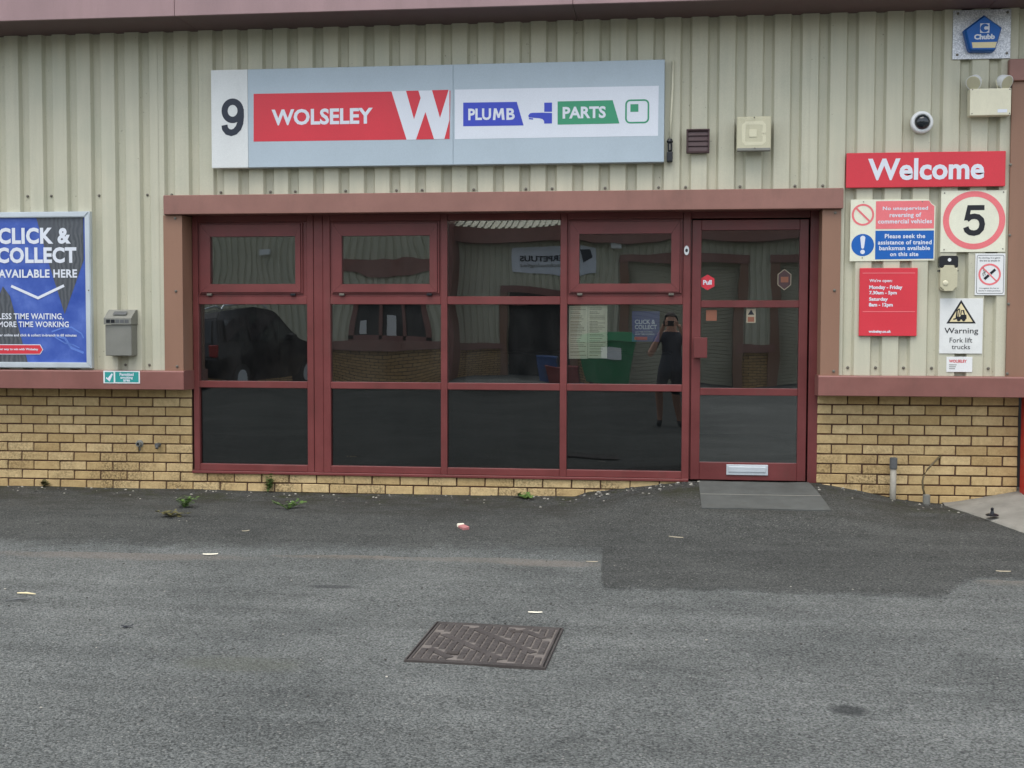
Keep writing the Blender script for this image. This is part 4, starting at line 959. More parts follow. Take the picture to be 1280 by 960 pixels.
# wall fittings, pipe, cable
X, Z = PX(173, 555, FACE-.03)
t_ = thing('wall_outlet', 'round grey outlet spout on the brick wall left of the window', 'outlet', (X, FACE, Z))
MB().lathe([(.030, 0), (.030, -.008), (.020, -.012), (.020, -.04), (.013, -.041), (.012, -.02)], X, FACE, Z, 'Y', 18).build('spout', M['greysteel'], t_, False)
MB().lathe([(.0125, -.0345), (.001, -.035)], X, FACE, Z, 'Y', 14).build('bore', M['black'], t_)
MB().tube([(X, FACE-.002, Z-.028), (X, FACE-.003, Z-.055)], .006, 6).build('drip_stub', M['pipecap'], t_)
X, Z = PX(197, 556.3, FACE-.03)
tag(MB().lathe([(.018, 0), (.017, -.05), (.012, -.052)], X, FACE, Z, 'Y', 12).tube([(X-.004, FACE-.03, Z+.01), (X+.006, FACE-.06, Z-.024)], .012, 8).build('pipe_stub', M['pipecap'], None), 'short dark pipe stub on the brick wall beside the grey outlet', 'pipe')
X0p, Zt = PX(1117, 571.5, .1); X1p, Zb = PX(1116, 624, .1)
pp = thing('vent_pipe', 'weathered upright grey pipe with a dark coupling against the right brick wall', 'pipe', (X1p, .1, Zb))
MB().tube([(X1p-.002, .10, -.08), (X1p, .10, .1), (X0p, .10, Zt-.08)], .0225, 14).build('tube', M['pipe'], pp, True)
MB().lathe([(.027, 0), (.028, .004), (.028, .08), (.022, .083)], X0p, .10, Zt-.085, 'Z', 16).build('coupling', M['pipecap'], pp)
c0 = PX(1176.5, 570, FACE-.005)
P_ = [(c0[0], FACE+.01, c0[1])]
for px, py, yy in ((1172.5, 573, .14), (1166, 579.5, .115), (1159.5, 586.5, .105), (1155, 594, .10), (1153.2, 601, .1), (1153.5, 610, .1), (1156.5, 620, .1)): q = PX(px, py, yy); P_.append((q[0], yy, q[1]))
cbp = thing('earth_cable', 'bent brown cable rising from a grey cap on the right brick wall', 'cable', (P_[-1][0], .1, P_[-1][2]))
MB().tube(P_, .0075, 8).build('wire', paint('dull_brown_sheath', (104, 92, 66), .6, .2, 12, .2), cbp, True)
X, Z = PX(1158, 628, .1); MB().lathe([(.026, -.04), (.027, .0), (.027, .055), (.015, .060)], X, .1, Z, 'Z', 16).build('grey_cap', M['greysteel'], cbp)

# ------------------------------------------------------------------ neighbour's opening at the right edge
xo = PX(1273.5, 560, FACE)[0]
nd = MB()
nd.box(xo+.02, XEND, .345, .35, -.1, PX(1270, 100, 0)[1]+.1)
nd.build('neighbour_recess', M['darkroom'], U)
for k in range(28):
    z = .02+k*.095
    if z > 2.75: break
    MB().box(xo+.16, XEND, .30, .34, z, z+.092, .012).build('shutter_slat', M['sill'], U)
xr = PX(1277.5, 560, .01)[0]+.025
rp = thing('red_post', 'red painted steel post at the right end of the brick wall', 'post', (xr+.06, .07, .1))
MB().box(xr, xr+.13, .01, .14, .10, 2.7, .006, 2).build('shaft', M['redpost'], rp)
MB().box(xr-.0, xr+.16, -.0, .16, .085, .0995, .003).build('foot_plate', M['redpost'], rp)

# ------------------------------------------------------------------ manhole cover
TLc, TRc, BRc, BLc = G(548, 781), G(701, 787.5), G(682, 838), G(506, 826.5)
cen = (TLc+TRc+BRc+BLc)/4; au = ((TRc-TLc)+(BRc-BLc))/4; av = ((BLc-TLc)+(BRc-TRc))/4
zc = ground_z(cen.x, cen.y)
mh = thing('manhole_cover', 'rusty square cast iron manhole cover set in the grey asphalt', 'manhole cover', (cen.x, cen.y, zc))
def mp(u, v, h): q = cen+au*(2*u-1)+av*(2*v-1); return Vector((q.x, q.y, zc+SLOPE*(q.y-cen.y)+h))
def mslab(m, u0, u1, v0, v1, h0, h1, ch=0):
    B = [m.bm.verts.new(mp(u, v, h0)) for u, v in ((u0, v0), (u0, v1), (u1, v1), (u1, v0))]
    T = [m.bm.verts.new(mp(u, v, h1)) for u, v in ((u0+ch, v0+ch), (u0+ch, v1-ch), (u1-ch, v1-ch), (u1-ch, v0+ch))]
    m.bm.faces.new(T)
    for i in range(4): m.bm.faces.new((B[i], B[(i+1) % 4], T[(i+1) % 4], T[i]))
m = MB(); mslab(m, .012, .988, .012, .988, .0, .009); m.build('cover_plate', M['ironlow'], mh)
m = MB()
for q in ((-.012, 1.012, -.014, .002), (-.012, 1.012, .998, 1.014), (-.012, .002, .0025, .9975), (.998, 1.012, .0025, .9975)): mslab(m, q[0], q[1], q[2], q[3], -.01, .012, .002)
m.build('rim', M['iron'], mh)
m = MB()
for q in ((.012, .988, .014, .035), (.012, .988, .965, .986), (.012, .032, .036, .964), (.968, .988, .036, .964)): mslab(m, q[0], q[1], q[2], q[3], .009, .014, .003)
m.build('edge_rib', M['iron'], mh)
m = MB(); nu, nv = 15, 11; rnd = random.Random(5)
for i in range(nu):
    for j in range(-1, nv):
        u0 = .04+.92*i/nu; u1 = .04+.92*(i+1)/nu; sh = .5*(i % 2)
        v0 = .043+.914*(j+sh)/nv; v1 = v0+.914/nv
        v0, v1 = max(v0, .043), min(v1, .957)
        if v1-v0 < .02: continue
        d = (u0+u1)/2-(v0+v1)/2
        if any(abs(d-q) < .048 for q in (-.6, -.2, .2, .6)): continue
        if abs((u0+u1)/2-.30) < .04 and abs((v0+v1)/2-.80) < .05: continue
        mslab(m, u0+.005, u1-.005, v0+.006, v1-.006, .0085, .0145, .004)
tag(m.build('tread_stud', M['iron'], mh), kind='stuff')
for d in (-.6, -.2, .2, .6):
    L = [(u_/40, u_/40-d) for u_ in range(41) if .08 < u_/40-d < .92 and .08 < u_/40 < .92]; L = L[1:-1] if abs(d) < .5 else L
    m = MB(); (ua, va), (ub, vb) = L[0], L[-1]; wq = .022
    T = [mp(ua-wq, va+wq, .0125), mp(ub-wq, vb+wq, .0125), mp(ub+wq, vb-wq, .0125), mp(ua+wq, va-wq, .0125)]; Bq = [t-Vector((0, 0, .006)) for t in T]
    T = [m.bm.verts.new(t) for t in T]; Bq = [m.bm.verts.new(t) for t in Bq]; m.bm.faces.new(T)
    for i in range(4): m.bm.faces.new((Bq[i], Bq[(i+1) % 4], T[(i+1) % 4], T[i]))
    m.build('diagonal_rib', M['iron'], mh)
for u_, v_ in ((.30, .80), (.66, .17)):
    m = MB(); mslab(m, u_-.045, u_+.045, v_-.03, v_+.03, .009, .0155, .002); m.build('key_hole', M['steelhole'], mh)

# ------------------------------------------------------------------ litter and weeds
def gp(px, py):
    q = G(px, py)
    return Vector((q.x, q.y, ground_z(q.x, q.y)+.005))
def scrap(name, label, cat, px, py, L, W, ang, mat, curl=.006, group=None, H=.002):
    c = gp(px, py); m = MB(); n = 7; rows = []; rnd = random.Random(int(px))
    for i in range(n+1):
        t = i/n*2-1; wd = W*(1-.75*abs(t)**2.2)*(.8+.4*rnd.random()); x = L/2*t; zz = H+curl*(t*t)*(.6 if t < 0 else 1)+.001*rnd.random()
        rows.append([(x, -wd/2, zz*.7), (x, 0, zz+.0025), (x, wd/2, zz)])
    vs = [[m.bm.verts.new(c+Vector((x*math.cos(ang)-y*math.sin(ang), x*math.sin(ang)+y*math.cos(ang), z))) for x, y, z in r] for r in rows]
    for a, b in zip(vs, vs[1:]):
        for j in range(2): m.bm.faces.new((a[j], a[j+1], b[j+1], b[j]))
    return tag(m.build(name, mat), label, cat, group)
scrap('paper_scrap', 'white feather shaped scrap lying where dark and pale asphalt meet', 'litter', 263, 694, .09, .025, .25, M['paper'], .002)
scrap('plastic_scrap', 'thin white scrap on the asphalt just above the manhole cover', 'litter', 669, 767, .07, .012, .05, M['paper'], .001)
scrap('paper_scrap', 'pale torn scrap at the end of the dark asphalt strip, below the fourth window', 'litter', 740, 703, .07, .014, 0, M['ink'], .002)
scrap('paper_scrap', 'flattened pale scrap on the dark asphalt a little left of the door slab', 'litter', 845, 674, .10, .025, -.4, M['ink'], .001)
scrap('paper_scrap', 'white flat scrap at the right edge of the yard', 'litter', 1254, 716, .08, .03, -.1, M['ink'], .002)
scrap('dry_leaf', 'small pale dry leaf on the asphalt below the first window', 'leaf', 307, 665, .05, .022, .5, M['ink'], .003)
scrap('dry_leaf', 'dark curled leaf on the grey asphalt at lower left', 'leaf', 159, 785, .06, .025, .1, M['black'], .01)
c = gp(580, 662); ck = thing('crushed_carton', 'crushed pink and white carton on the asphalt below the third window', 'litter', tuple(c))
m = MB().box(c.x-.055, c.x+.045, c.y-.022, c.y+.022, c.z, c.z+.022, .004)
for v in m.bm.verts:
    a = -1.05; d = v.co-c; v.co = c+Vector((d.x*math.cos(a)-d.y*math.sin(a), d.x*math.sin(a)+d.y*math.cos(a), d.z+.008*noise.noise(d*40)))
m.build('carton', paint('faded_pink_card', (168, 112, 110), .8, .25, 40, .3), ck)
m = MB().box(c.x-.075, c.x-.057, c.y-.024, c.y+.024, c.z+.004, c.z+.028, .004)
for v in m.bm.verts:
    a = -1.05; d = v.co-c; v.co = c+Vector((d.x*math.cos(a)-d.y*math.sin(a), d.x*math.sin(a)+d.y*math.cos(a), d.z))
m.build('flap', M['paper'], ck)
for (px, py, L, a, lab, mt) in ((33, 743.5, .11, -.15, 'pale splinter of wood on the asphalt at the left edge', M['yellowish']), (22, 751, .12, .5, 'dark twig beside the pale splinter at the left edge', M['pipecap'])):
    c = gp(px, py); d = Vector((math.cos(a), math.sin(a), 0))*L/2
    tag(MB().tube([c-d+Vector((0, 0, .004)), c+Vector((0, 0, .007)), c+d+Vector((0, 0, .005))], [.003, .0055, .003], 6).build('wood_splinter', mt), lab, 'twig')
c = gp(1240, 652); c.z += .035
tag(MB().lathe([(.042, 0), (.044, .006), (.032, .012), (.014, .016), (.009, .034), (.011, .05), (.003, .056)], c.x, c.y, c.z, 'Z', 16).build('rubber_cap', M['black']), 'black rubber cap lying on the concrete apron near the red post', 'rubber cap')
def grit():
    rnd = random.Random(11); m = MB(); 
    for i in range(900):
        if i < 520: x = rnd.uniform(-5.6, 2.2); y = FACE-.02-abs(rnd.gauss(0, .22)); r = rnd.uniform(.004, .011)
        elif i < 640: x = rnd.gauss(-.25, .35); y = FACE-.03-abs(rnd.gauss(0, .12)); r = rnd.uniform(.006, .016)
        else: x = rnd.uniform(-5, 2.6); y = rnd.uniform(-6.3, -.4); r = rnd.uniform(.003, .0065)
        z = ground_z(x, y)+.005; q = bmesh.ops.create_icosphere(m.bm, subdivisions=1, radius=r)
        for v in q['verts']: v.co = Vector((v.co.x*rnd.uniform(.8, 1.4)+x, v.co.y*rnd.uniform(.8, 1.2)+y, v.co.z*.6+z+r*.2))
    return m
gm_ = NT('mixed_grit'); gi = gm_.n('ShaderNodeNewGeometry'); gm_.l(gm_.ramp(gi.outputs['Random Per Island'], .72, 1, lin((64, 62, 58)), lin((176, 172, 160))), gm_.b.inputs['Base Color']); gm_.b.inputs['Roughness'].default_value = .9
tag(grit().build('loose_grit', gm_.m), 'loose grit and chippings scattered along the wall foot', kind='stuff')
def weed(px, py, h, n, label, wall=False, mat='leaf', spread=.05):
    c = gp(px, py) if not wall else Vector((PX(px, py, FACE-.02)[0], FACE-.025, ground_z(PX(px, py, FACE)[0], FACE)))
    t = thing('weed', label, 'weed', tuple(c)); rnd = random.Random(int(px*3+py)); st = MB(); lf = MB()
    for i in range(n):
        a = rnd.uniform(0, 6.28); L = h*rnd.uniform(.5, 1); lean = rnd.uniform(.2, 1.1) if not wall else rnd.uniform(.05, .5)
        d = Vector((math.cos(a)*spread*lean*2.2, -abs(math.sin(a))*spread*lean if wall else math.sin(a)*spread*lean*1.6, L)); tip = c+d; md = c+d*.5+Vector((0, 0, L*.15))
        st.tube([c, md, tip], [.003, .0022, .001], 5)
        for k in range(6):
            b = c.lerp(tip, .3+.7*k/5)+Vector((0, 0, L*.08)); ang = rnd.uniform(0, 6.28); ll = rnd.uniform(.02, .042); dr = Vector((math.cos(ang), math.sin(ang), rnd.uniform(-.2, .5)))*ll; sd_ = Vector((-math.sin(ang), math.cos(ang), .2))*ll*.35
            lf.quad(b, b+dr*.55+sd_*1.3, b+dr, b+dr*.55-sd_*1.3)
    st.build('stem', M[mat], t); lf.build('foliage', M[mat], t, fix=False)
weed(335, 606, .14, 9, 'upright green weed growing against the brick under the first window', True)
weed(230, 635, .075, 11, 'low green weed in the asphalt left of the first window, farther from the yard', spread=.05)
weed(214, 647, .045, 8, 'sparse brownish weed in the asphalt left of the first window', mat='leaf2', spread=.08)
weed(360, 637, .065, 8, 'bright green weed on the dark asphalt below the double mullion', spread=.05)
weed(56, 607, .05, 6, 'small dark weed at the foot of the brick wall under the poster', True, 'leaf2')
weed(657, 624, .035, 8, 'mossy green weed at the wall foot below the third window', spread=.05)

# ------------------------------------------------------------------ across the yard: what the glass reflects
YO = .4-26.0; GO = ground_z(0, -20)
def QX(px, py=420): return PX(px, py, 26)[0]
def QZ(py, px=640): return PX(px, py, 26)[1]
OP = thing('opposite_unit', 'cream clad unit with roller shutters across the yard, seen in the window reflections', 'building', (0, YO-2, GO))
oz_s1, oz_s0, oz_e = QZ(428), QZ(437), QZ(300)
def owall(xa, xb, za, zb, y=YO, name='cladding_sheet'): return cladding(xa, xb, za, zb, OP, y, 1, name)
xL0 = QX(60); xc = QX(566); xd0, xd1 = QX(636), QX(716); xr0, xr1 = QX(785), QX(920); xs0, xs1 = QX(974), QX(1110); xEnd = QX(1420)
zd = QZ(370); zr = QZ(330)
YL = YO+1.2
owall(xL0-6, QX(455), oz_s1, 6.2, YL); owall(QX(541), xc, oz_s1, 6.2, YL); owall(QX(455), QX(541), QZ(381), 6.2, YL); owall(QX(455), QX(541), oz_s1, QZ(428)+.02, YL)
owall(xc, xd0, oz_s1, oz_e); owall(xd0, xd1, zd, oz_e); owall(xd1, xr0, oz_s1, oz_e); owall(xr0, xr1, zr, oz_e); owall(xr1, xs0, oz_s1, oz_e); owall(xs0, xs1, zr, oz_e); owall(xs1, xEnd, oz_s1, oz_e)
def obox(xa, xb, ya, yb, za, zb, name, mat, bev=.0): return MB().box(xa, xb, ya, yb, za, zb, bev).build(name, M[mat], OP)
def obrick_material():
    k = NT('distant_buff_brick'); p = k.pos(); mp_ = k.n('ShaderNodeMapping'); mp_.inputs['Rotation'].default_value = (R(90), 0, 0); k.l(p, mp_.inputs['Vector'])
    b = k.n('ShaderNodeTexBrick', i_Scale=1.0); b.inputs['Brick Width'].default_value = .225; b.inputs['Row Height'].default_value = .075; b.inputs['Mortar Size'].default_value = .008
    b.inputs['Color1'].default_value = lin((190, 156, 104)); b.inputs['Color2'].default_value = lin((168, 134, 86)); b.inputs['Mortar'].default_value = lin((82, 58, 46)); k.l(mp_.outputs[0], b.inputs['Vector'])
    k.l(b.outputs['Color'], k.b.inputs['Base Color']); k.b.inputs['Roughness'].default_value = .9; return k.m
M['obrick'] = obrick_material()
for a, b, y in ((xL0-6, xc, YL), (xc, xd0-.1, YO), (xd1+.1, xr0-.1, YO), (xr1+.1, xs0-.1, YO), (xs1+.1, xEnd, YO)):
    obox(a, b, y-.3, y-.08, GO-.1, oz_s0+.05, 'brick_plinth', 'obrick'); obox(a, b, y-.1, y+.05, oz_s0, oz_s1+.01, 'sill_flashing', 'flash')
obox(xc-.12, xc+.12, YO-.2, YL+.03, GO-.1, 6.2, 'corner_flashing', 'sill')
obox(QX(413), xc-.13, YL, YL+.05, QZ(339), QZ(325), 'band_flashing', 'flash')
obox(xd0-.22, xd0, YO-.1, YO+.04, GO, zd+.02, 'jamb_flashing', 'jamb'); obox(xd1, xd1+.22, YO-.1, YO+.04, GO, zd+.02, 'jamb_flashing', 'jamb'); obox(xd0-.2, xd1+.25, YO+.041, YO+.09, zd-.02, zd+.18, 'lintel_flashing', 'sill')
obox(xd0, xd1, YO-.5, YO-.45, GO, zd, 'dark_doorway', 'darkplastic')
for a, b in ((xr0, xr1), (xs0, xs1)):
    obox(a-.25, a, YO-.1, YO+.04, GO, zr+.02, 'jamb_flashing', 'jamb'); obox(b, b+.25, YO-.1, YO+.04, GO, zr+.02, 'jamb_flashing', 'jamb'); obox(a-.28, b+.28, YO+.041, YO+.09, zr-.02, zr+.24, 'lintel_flashing', 'flash')
    m = MB(); z = GO
    while z < zr: m.box(a, b, YO-.34, YO-.30, z, z+.09, .012); z += .093
    tag(m.build('shutter_slat', M['roller'], OP), kind='stuff')
obox(xL0-6, xEnd, YO-.02, YO+.45, oz_e-.02, oz_e+.42, 'fascia_panel', 'flash')
m = MB(); xx = xL0-6
while xx < xEnd:                                         # ribbed roof sheet sloping up behind the fascia
    for (a, b, h) in ((xx, xx+.13, 0), (xx+.13, xx+.2, .045)): m.quad((a, YO+.4, oz_e+.43+h), (b, YO+.4, oz_e+.43+h), (b, YO-9, oz_e+3.4+h), (a, YO-9, oz_e+3.4+h))
    xx += .2
m.build('roof', M['clad'], OP)
obox(xL0-6, xEnd, YO-9.2, YO-9, GO-.1, oz_e+3.4, 'back_wall', 'clad')
wx0, wx1, wz0, wz1 = QX(457), QX(540), QZ(427), QZ(382)
m = MB()
for a, b, c, d in ((wx0-.05, wx1+.05, wz1-.08, wz1+.05), (wx0-.05, wx1+.05, wz0-.06, wz0+.10), (wx0-.05, wx0+.09, wz0, wz1), (wx1-.09, wx1+.05, wz0, wz1), (wx0+(wx1-wx0)*.36, wx0+(wx1-wx0)*.40, wz0, wz1), (wx0+(wx1-wx0)*.66, wx0+(wx1-wx0)*.70, wz0, wz1)): m.box(a, b, YL-.06, YL+.03, c, d)
wn = m.build('window', M['sill'], OP)
MB().box(wx0, wx1, YL-.12, YL-.1, wz0, wz1).build('pane', M['darkplastic'], wn)
MB().box(wx0+(wx1-wx0)*.45, wx0+(wx1-wx0)*.56, YL-.099, YL-.09, wz0+.08, wz0+.5).box(wx0+.2, wx0+.36, YL-.099, YL-.09, wz0+.12, wz0+.42).build('window_card', M['plasticwhite'], wn)
# banner, floodlights
bx0, bx1, bz0, bz1 = QX(642), QX(742), QZ(343), QZ(308)
bn = thing('banner', 'white PERPETUUS banner on the unit opposite, mirrored in the window', 'banner', ((bx0+bx1)/2, YO, bz0))
m = MB(); rows = []
for j in range(7): rows.append([m.bm.verts.new((bx0+(bx1-bx0)*i/24, YO+.03+.015*math.sin(i*.9+j*.4), bz0+(bz1-bz0)*j/6-.12*(1-j/6)*(i/24))) for i in range(25)])
for a, b in zip(rows, rows[1:]):
    for i in range(24): m.bm.faces.new((a[i+1], a[i], b[i], b[i+1]))
m.build('cloth', M['signwhite'], bn, True, fix=False)
text_at('PERPETUUS', (bx0+.25, bx0+(bx1-bx0)*.74, bz0+(bz1-bz0)*.46, bz0+(bz1-bz0)*.68), YO+.06, M['navy'], bn, .03, flip=True)
text_at('technologies', (bx0+.25, bx0+(bx1-bx0)*.70, bz0+(bz1-bz0)*.18, bz0+(bz1-bz0)*.38), YO+.06, M['greysteel'], bn, .01, flip=True, shear=.2)
q0 = bx0+(bx1-bx0)*.80; qz = (bz0+bz1)/2
MB().prism([(q0, qz-.1), (q0+.35, qz+.05), (q0+.25, qz+.32), (q0-.1, qz+.25)], YO+.055, YO+.065).build('logo_mark', M['navy'], bn)
def flood(px, py, lab, y=YO):
    c = Vector((QX(px), y+.25, QZ(py)))
    t = thing('floodlight', lab, 'floodlight', tuple(c)); MB().box(c.x-.16, c.x+.16, c.y-.08, c.y+.06, c.z-.1, c.z+.14, .03, 2).build('head', M['plasticwhite'], t); MB().box(c.x-.03, c.x+.03, y-.05, c.y-.081, c.z-.02, c.z+.03).build('bracket', M['steel'], t)
flood(352, 313, 'pale lamp on the clad wall opposite, mirrored in the first top light', YL); flood(768, 306, 'pale lamp on the unit opposite beside the banner, mirrored in the fourth top light')
# dumpster and crates
def frustum(m, cx, cy, z0, z1, a0, b0, a1, b1):
    B = [m.bm.verts.new((cx+sx*a0, cy+sy*b0, z0)) for sx, sy in ((-1, -1), (1, -1), (1, 1), (-1, 1))]; T = [m.bm.verts.new((cx+sx*a1, cy+sy*b1, z1)) for sx, sy in ((-1, -1), (1, -1), (1, 1), (-1, 1))]
    m.bm.faces.new(B[::-1]); m.bm.faces.new(T)
    for i in range(4): m.bm.faces.new((B[i], B[(i+1) % 4], T[(i+1) % 4], T[i]))
dx, dy = QX(764), YO+2.2
dp = thing('wheeled_bin', 'large green wheeled bin across the yard, mirrored in the fourth window', 'wheeled bin', (dx, dy, GO))
m = MB(); frustum(m, dx, dy, GO+.18, GO+1.12, .55, .42, .68, .5); m.build('body', M['dumpster'], dp)
m = MB(); frustum(m, dx, dy, GO+1.125, GO+1.3, .71, .53, .62, .42); m.build('lid', M['dumpster'], dp)
MB().box(dx-.1, dx+.35, dy+.485, dy+.5, GO+.75, GO+1.0).build('label_plate', M['plasticwhite'], dp)
for sx in (-.45, .45):
    for sy in (-.33, .33): MB().tube([(dx+sx-.03, dy+sy, GO+.09), (dx+sx+.03, dy+sy, GO+.09)], .09, 12).build('wheel', M['tyre'], dp)
def crate(px, w_, h_, mt, lab, y):
    x = QX(px); t = thing('crate', lab, 'crate', (x, y, GO)); m = MB(); frustum(m, x, y, GO, GO+h_, w_*.46, .27, w_*.5, .3); m.build('tub', M[mt], t); MB().box(x-w_*.52, x+w_*.52, y-.32, y+.32, GO+h_-.05, GO+h_+.01, .01).build('rim', M[mt], t)
crate(716, .8, .5, 'crate_red', 'dull red tub beside the green bin across the yard', YO+2.6); crate(700, .6, .75, 'crate_blue', 'blue tub left of the red one across the yard', YO+2.4)
# parked car: its tail toward the shop, nose turned away to the right
car = thing('parked_car', 'black estate car with roof bars parked across the yard, mirrored in the first window', 'car', (PX(350, 430, 21)[0]-1.12, YO+4.6, GO))
cm = Matrix.Translation(car.location) @ Matrix.Rotation(R(-76), 4, 'Z') @ Matrix.Scale(1.06, 4)        # local +X is the nose
def cpart(m, name, mat, par=None, smooth=False):
    bmesh.ops.transform(m.bm, matrix=cm, verts=m.bm.verts); return m.build(name, M[mat], par or car, smooth)
def extr(prof, wlo, m=None, top=None):                      # side outline (x,z) swept across the car, narrower with height
    m = m or MB(); rows = []
    for s_ in (-1, 1): rows.append([m.bm.verts.new((x, s_*(wlo if z < 1.0 else wlo-(z-1.0)*.32), z)) for x, z in prof])
    n = len(prof)
    for i in range(n): m.bm.faces.new((rows[0][i], rows[0][(i+1) % n], rows[1][(i+1) % n], rows[1][i]))
    m.bm.faces.new(rows[0]); m.bm.faces.new(rows[1]); return m
b = extr([(-2.25, .45), (-2.3, .75), (-2.22, 1.02), (-2.05, 1.58), (-1.9, 1.72), (-.6, 1.78), (.3, 1.72), (1.05, 1.12), (1.9, 1.02), (2.2, .85), (2.28, .55), (2.2, .32), (1.85, .3), (1.75, .62), (1.4, .76), (1.05, .62), (.95, .3), (-.95, .3), (-1.05, .62), (-1.4, .76), (-1.75, .62), (-1.85, .3), (-2.2, .34)], .9)
bmesh.ops.bevel(b.bm, geom=[e for e in b.bm.edges], offset=.03, segments=2, affect='EDGES', clamp_overlap=True)
cpart(b, 'body', 'carpaint')
for s_ in (-1, 1):
    def sw(x, z): return (x, s_*(.9-(z-1.0)*.32+.012), z)
    for q in ([(-1.95, 1.12), (-1.85, 1.55), (-1.1, 1.62), (-1.1, 1.12)], [(-1.0, 1.12), (-1.0, 1.62), (-.1, 1.62), (-.1, 1.12)], [(0, 1.12), (0, 1.6), (.28, 1.56), (.88, 1.12)]): cpart(MB().quad(*[sw(*t) for t in q]), 'side_window', 'carglass')
    for x in (-1.4, 1.4):
        wh = cpart(MB().tube([(x, s_*.68, .34), (x, s_*.89, .34)], .34, 24), 'wheel', 'tyre'); cpart(MB().tube([(x, s_*.891, .34), (x, s_*.9, .34)], .21, 16), 'rim', 'alu', wh)
    cpart(MB().box(.55, .72, s_*.93-.09, s_*.93+.09, 1.1, 1.26, .03), 'door_mirror', 'carpaint')
    cpart(MB().tube([(-1.8, s_*.62, 1.76), (-1.7, s_*.62, 1.84), (-.2, s_*.62, 1.87), (.05, s_*.62, 1.77)], .022, 8), 'roof_bar', 'alu')
    cpart(MB().box(-2.33, -2.22, s_*.78-.1, s_*.78+.1, .78, 1.05, .015), 'tail_lamp', 'taillight')
cpart(MB().quad((-2.235, -.7, 1.08), (-2.235, .7, 1.08), (-2.08, .6, 1.56), (-2.08, -.6, 1.56)), 'rear_window', 'carglass')
cpart(MB().quad((1.02, -.72, 1.17), (1.02, .72, 1.17), (.36, .6, 1.70), (.36, -.6, 1.70)), 'windscreen', 'carglass')
cpart(MB().box(-2.33, -2.3, -.26, .26, .72, .84), 'number_plate', 'yellowish')

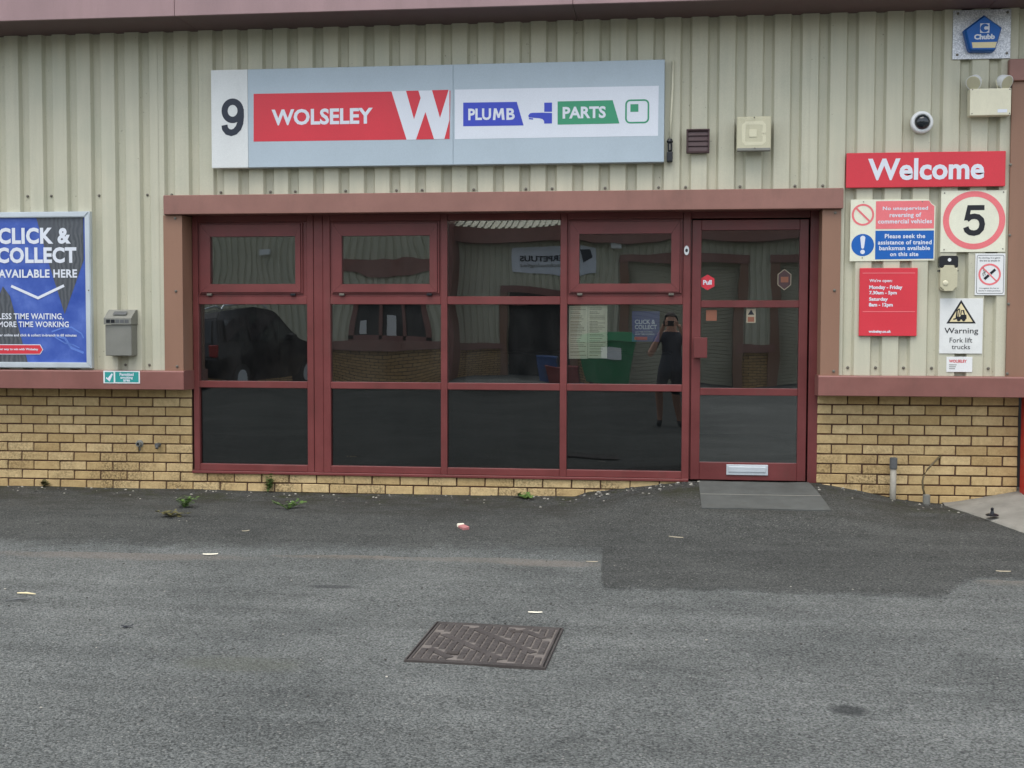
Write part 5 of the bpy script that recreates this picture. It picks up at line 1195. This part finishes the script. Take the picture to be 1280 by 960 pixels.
# ------------------------------------------------------------------ the photographer, mirrored in the fourth window
def person():
    gz = ground_z(0, -9.5); y0 = -DIST-.42
    root = thing('person', 'person in dark grey t-shirt and shorts holding up a phone, mirrored in the window', 'person', (0, y0, gz))
    H = CAM_H-gz+.14                                    # standing height
    s = H/1.75
    V, E, Rr = [], [], []
    def v(p, r, par=None):
        V.append((p[0]*s*1.06, y0+p[1]*s, gz+p[2]*s)); Rr.append(r*s*1.12)
        if par is not None: E.append((par, len(V)-1))
        return len(V)-1
    pel = v((0, 0, .93), .135)
    wa = v((0, .0, 1.08), .150, pel); ch = v((0, .0, 1.27), .168, wa); cs = v((0, -.01, 1.40), .125, ch); nk = v((0, .0, 1.49), .058, cs); hd0 = v((0, .015, 1.57), .072, nk); hd1 = v((0, .02, 1.66), .095, hd0); v((0, .01, 1.725), .06, hd1)
    for sx in (-1, 1):
        hip = v((sx*.10, 0, .87), .095, pel); kn = v((sx*.125, .02, .49), .06, hip); cf = v((sx*.13, -.015, .33), .056, kn); an = v((sx*.135, 0, .09), .036, cf); he = v((sx*.138, .03, .045), .04, an); v((sx*.15, .16, .03), .033, he)
        sh = v((sx*.19, -.01, 1.40), .066, cs); el = v((sx*.315, .10, 1.13), .045, sh); wr = v((sx*.115, .34, 1.545), .028, el); v((sx*.10, .375, 1.59), .034, wr)
    me = bpy.data.meshes.new('body'); off = wl(root)
    me.from_pydata([Vector(p)-off for p in V], E, []); o = link('body', me, root)
    sk = o.modifiers.new('Skin', 'SKIN'); o.modifiers.new('Sub', 'SUBSURF').levels = 2; o.modifiers['Sub'].render_levels = 2
    for i, d in enumerate(me.skin_vertices[0].data): d.radius = (Rr[i], Rr[i]*(.72 if i in (0, 1, 2, 3) else 1)); d.use_root = (i == 0)
    # clothing colours by height on the one body surface
    k = NT('clothed_body'); p = k.pos(); sp_ = k.n('ShaderNodeSeparateXYZ'); k.l(p, sp_.inputs[0])
    ax = k.math('ABSOLUTE', k.math('SUBTRACT', sp_.outputs['X'], .10)); fy = sp_.outputs['Y']; z = sp_.outputs['Z']
    shirt = k.math('MULTIPLY', k.math('GREATER_THAN', z, gz+.90*s), k.math('MULTIPLY', k.math('LESS_THAN', z, gz+1.475*s), k.math('MAXIMUM', k.math('LESS_THAN', fy, y0+.075*s), k.math('MULTIPLY', k.math('LESS_THAN', ax, .185*s), k.math('LESS_THAN', fy, y0+.175*s)))))
    short = k.math('MULTIPLY', k.math('GREATER_THAN', z, gz+.50*s), k.math('LESS_THAN', z, gz+.90*s)); shoe = k.math('LESS_THAN', z, gz+.085*s)
    col = k.mix(short, k.mix(shirt, lin((196, 150, 126)), lin((52, 56, 66))), lin((40, 42, 48))); col = k.mix(shoe, col, lin((36, 36, 38)))
    k.l(col, k.b.inputs['Base Color']); k.b.inputs['Roughness'].default_value = .8; me.materials.append(k.m)
    hc = Vector((0, y0+.0*s, gz+1.665*s))
    m = MB().sphere(tuple(hc), .112*s, (.95, 1.05, 1.0), 20)
    dele = [f for f in m.bm.faces if f.calc_center_median().y > hc.y+.045*s and f.calc_center_median().z < hc.z+.055*s or f.calc_center_median().z < hc.z-.07*s]
    bmesh.ops.delete(m.bm, geom=dele, context='FACES'); m.build('hair', M['hair'], root, True)
    m = MB().sphere((0, y0+.115*s, gz+1.60*s), .016*s, (.8, 1, 1.3), 10)
    for sx in (-1, 1): m.sphere((sx*.095*s, y0+.015*s, gz+1.61*s), .025*s, (.4, .8, 1.2), 10)
    m.build('nose_and_ears', M['skin'], root, True)
    for sx in (-1, 1):
        MB().sphere((sx*.034*s, y0+.103*s, gz+1.635*s), .011*s, (1.2, .6, .8), 10).build('eye', M['black'], root, True)
        f = MB(); hx_, hy, hz = sx*.098*s, y0+.385*s, gz+1.60*s
        for n in range(4): f.tube([(hx_, hy-.01, hz-.03+n*.019), (hx_-sx*.012, hy+.018, hz-.022+n*.019), (hx_-sx*.045, hy+.012, hz-.016+n*.019)], [.010, .0095, .007], 8)
        f.tube([(hx_, hy-.012, hz-.02), (hx_-sx*.02, hy-.03, hz+.01), (hx_-sx*.045, hy-.03, hz+.02)], [.011, .010, .008], 8)
        f.build('fingers', M['skin'], root, True)
    root.location.x += .10
    return root
person()
ph = thing('mobile_phone', 'dark mobile phone held up by the person, mirrored in the window', 'phone', (0, -DIST-.03, CAM_H-.04))
MB().box(-.02, .136, -DIST-.034, -DIST-.025, CAM_H-.045, CAM_H+.034, .004, 2).build('case', M['darkplastic'], ph)
MB().tube([(.0, -DIST-.0248, CAM_H), (.0, -DIST-.022, CAM_H)], .008, 14).build('lens_ring', M['carglass'], ph)
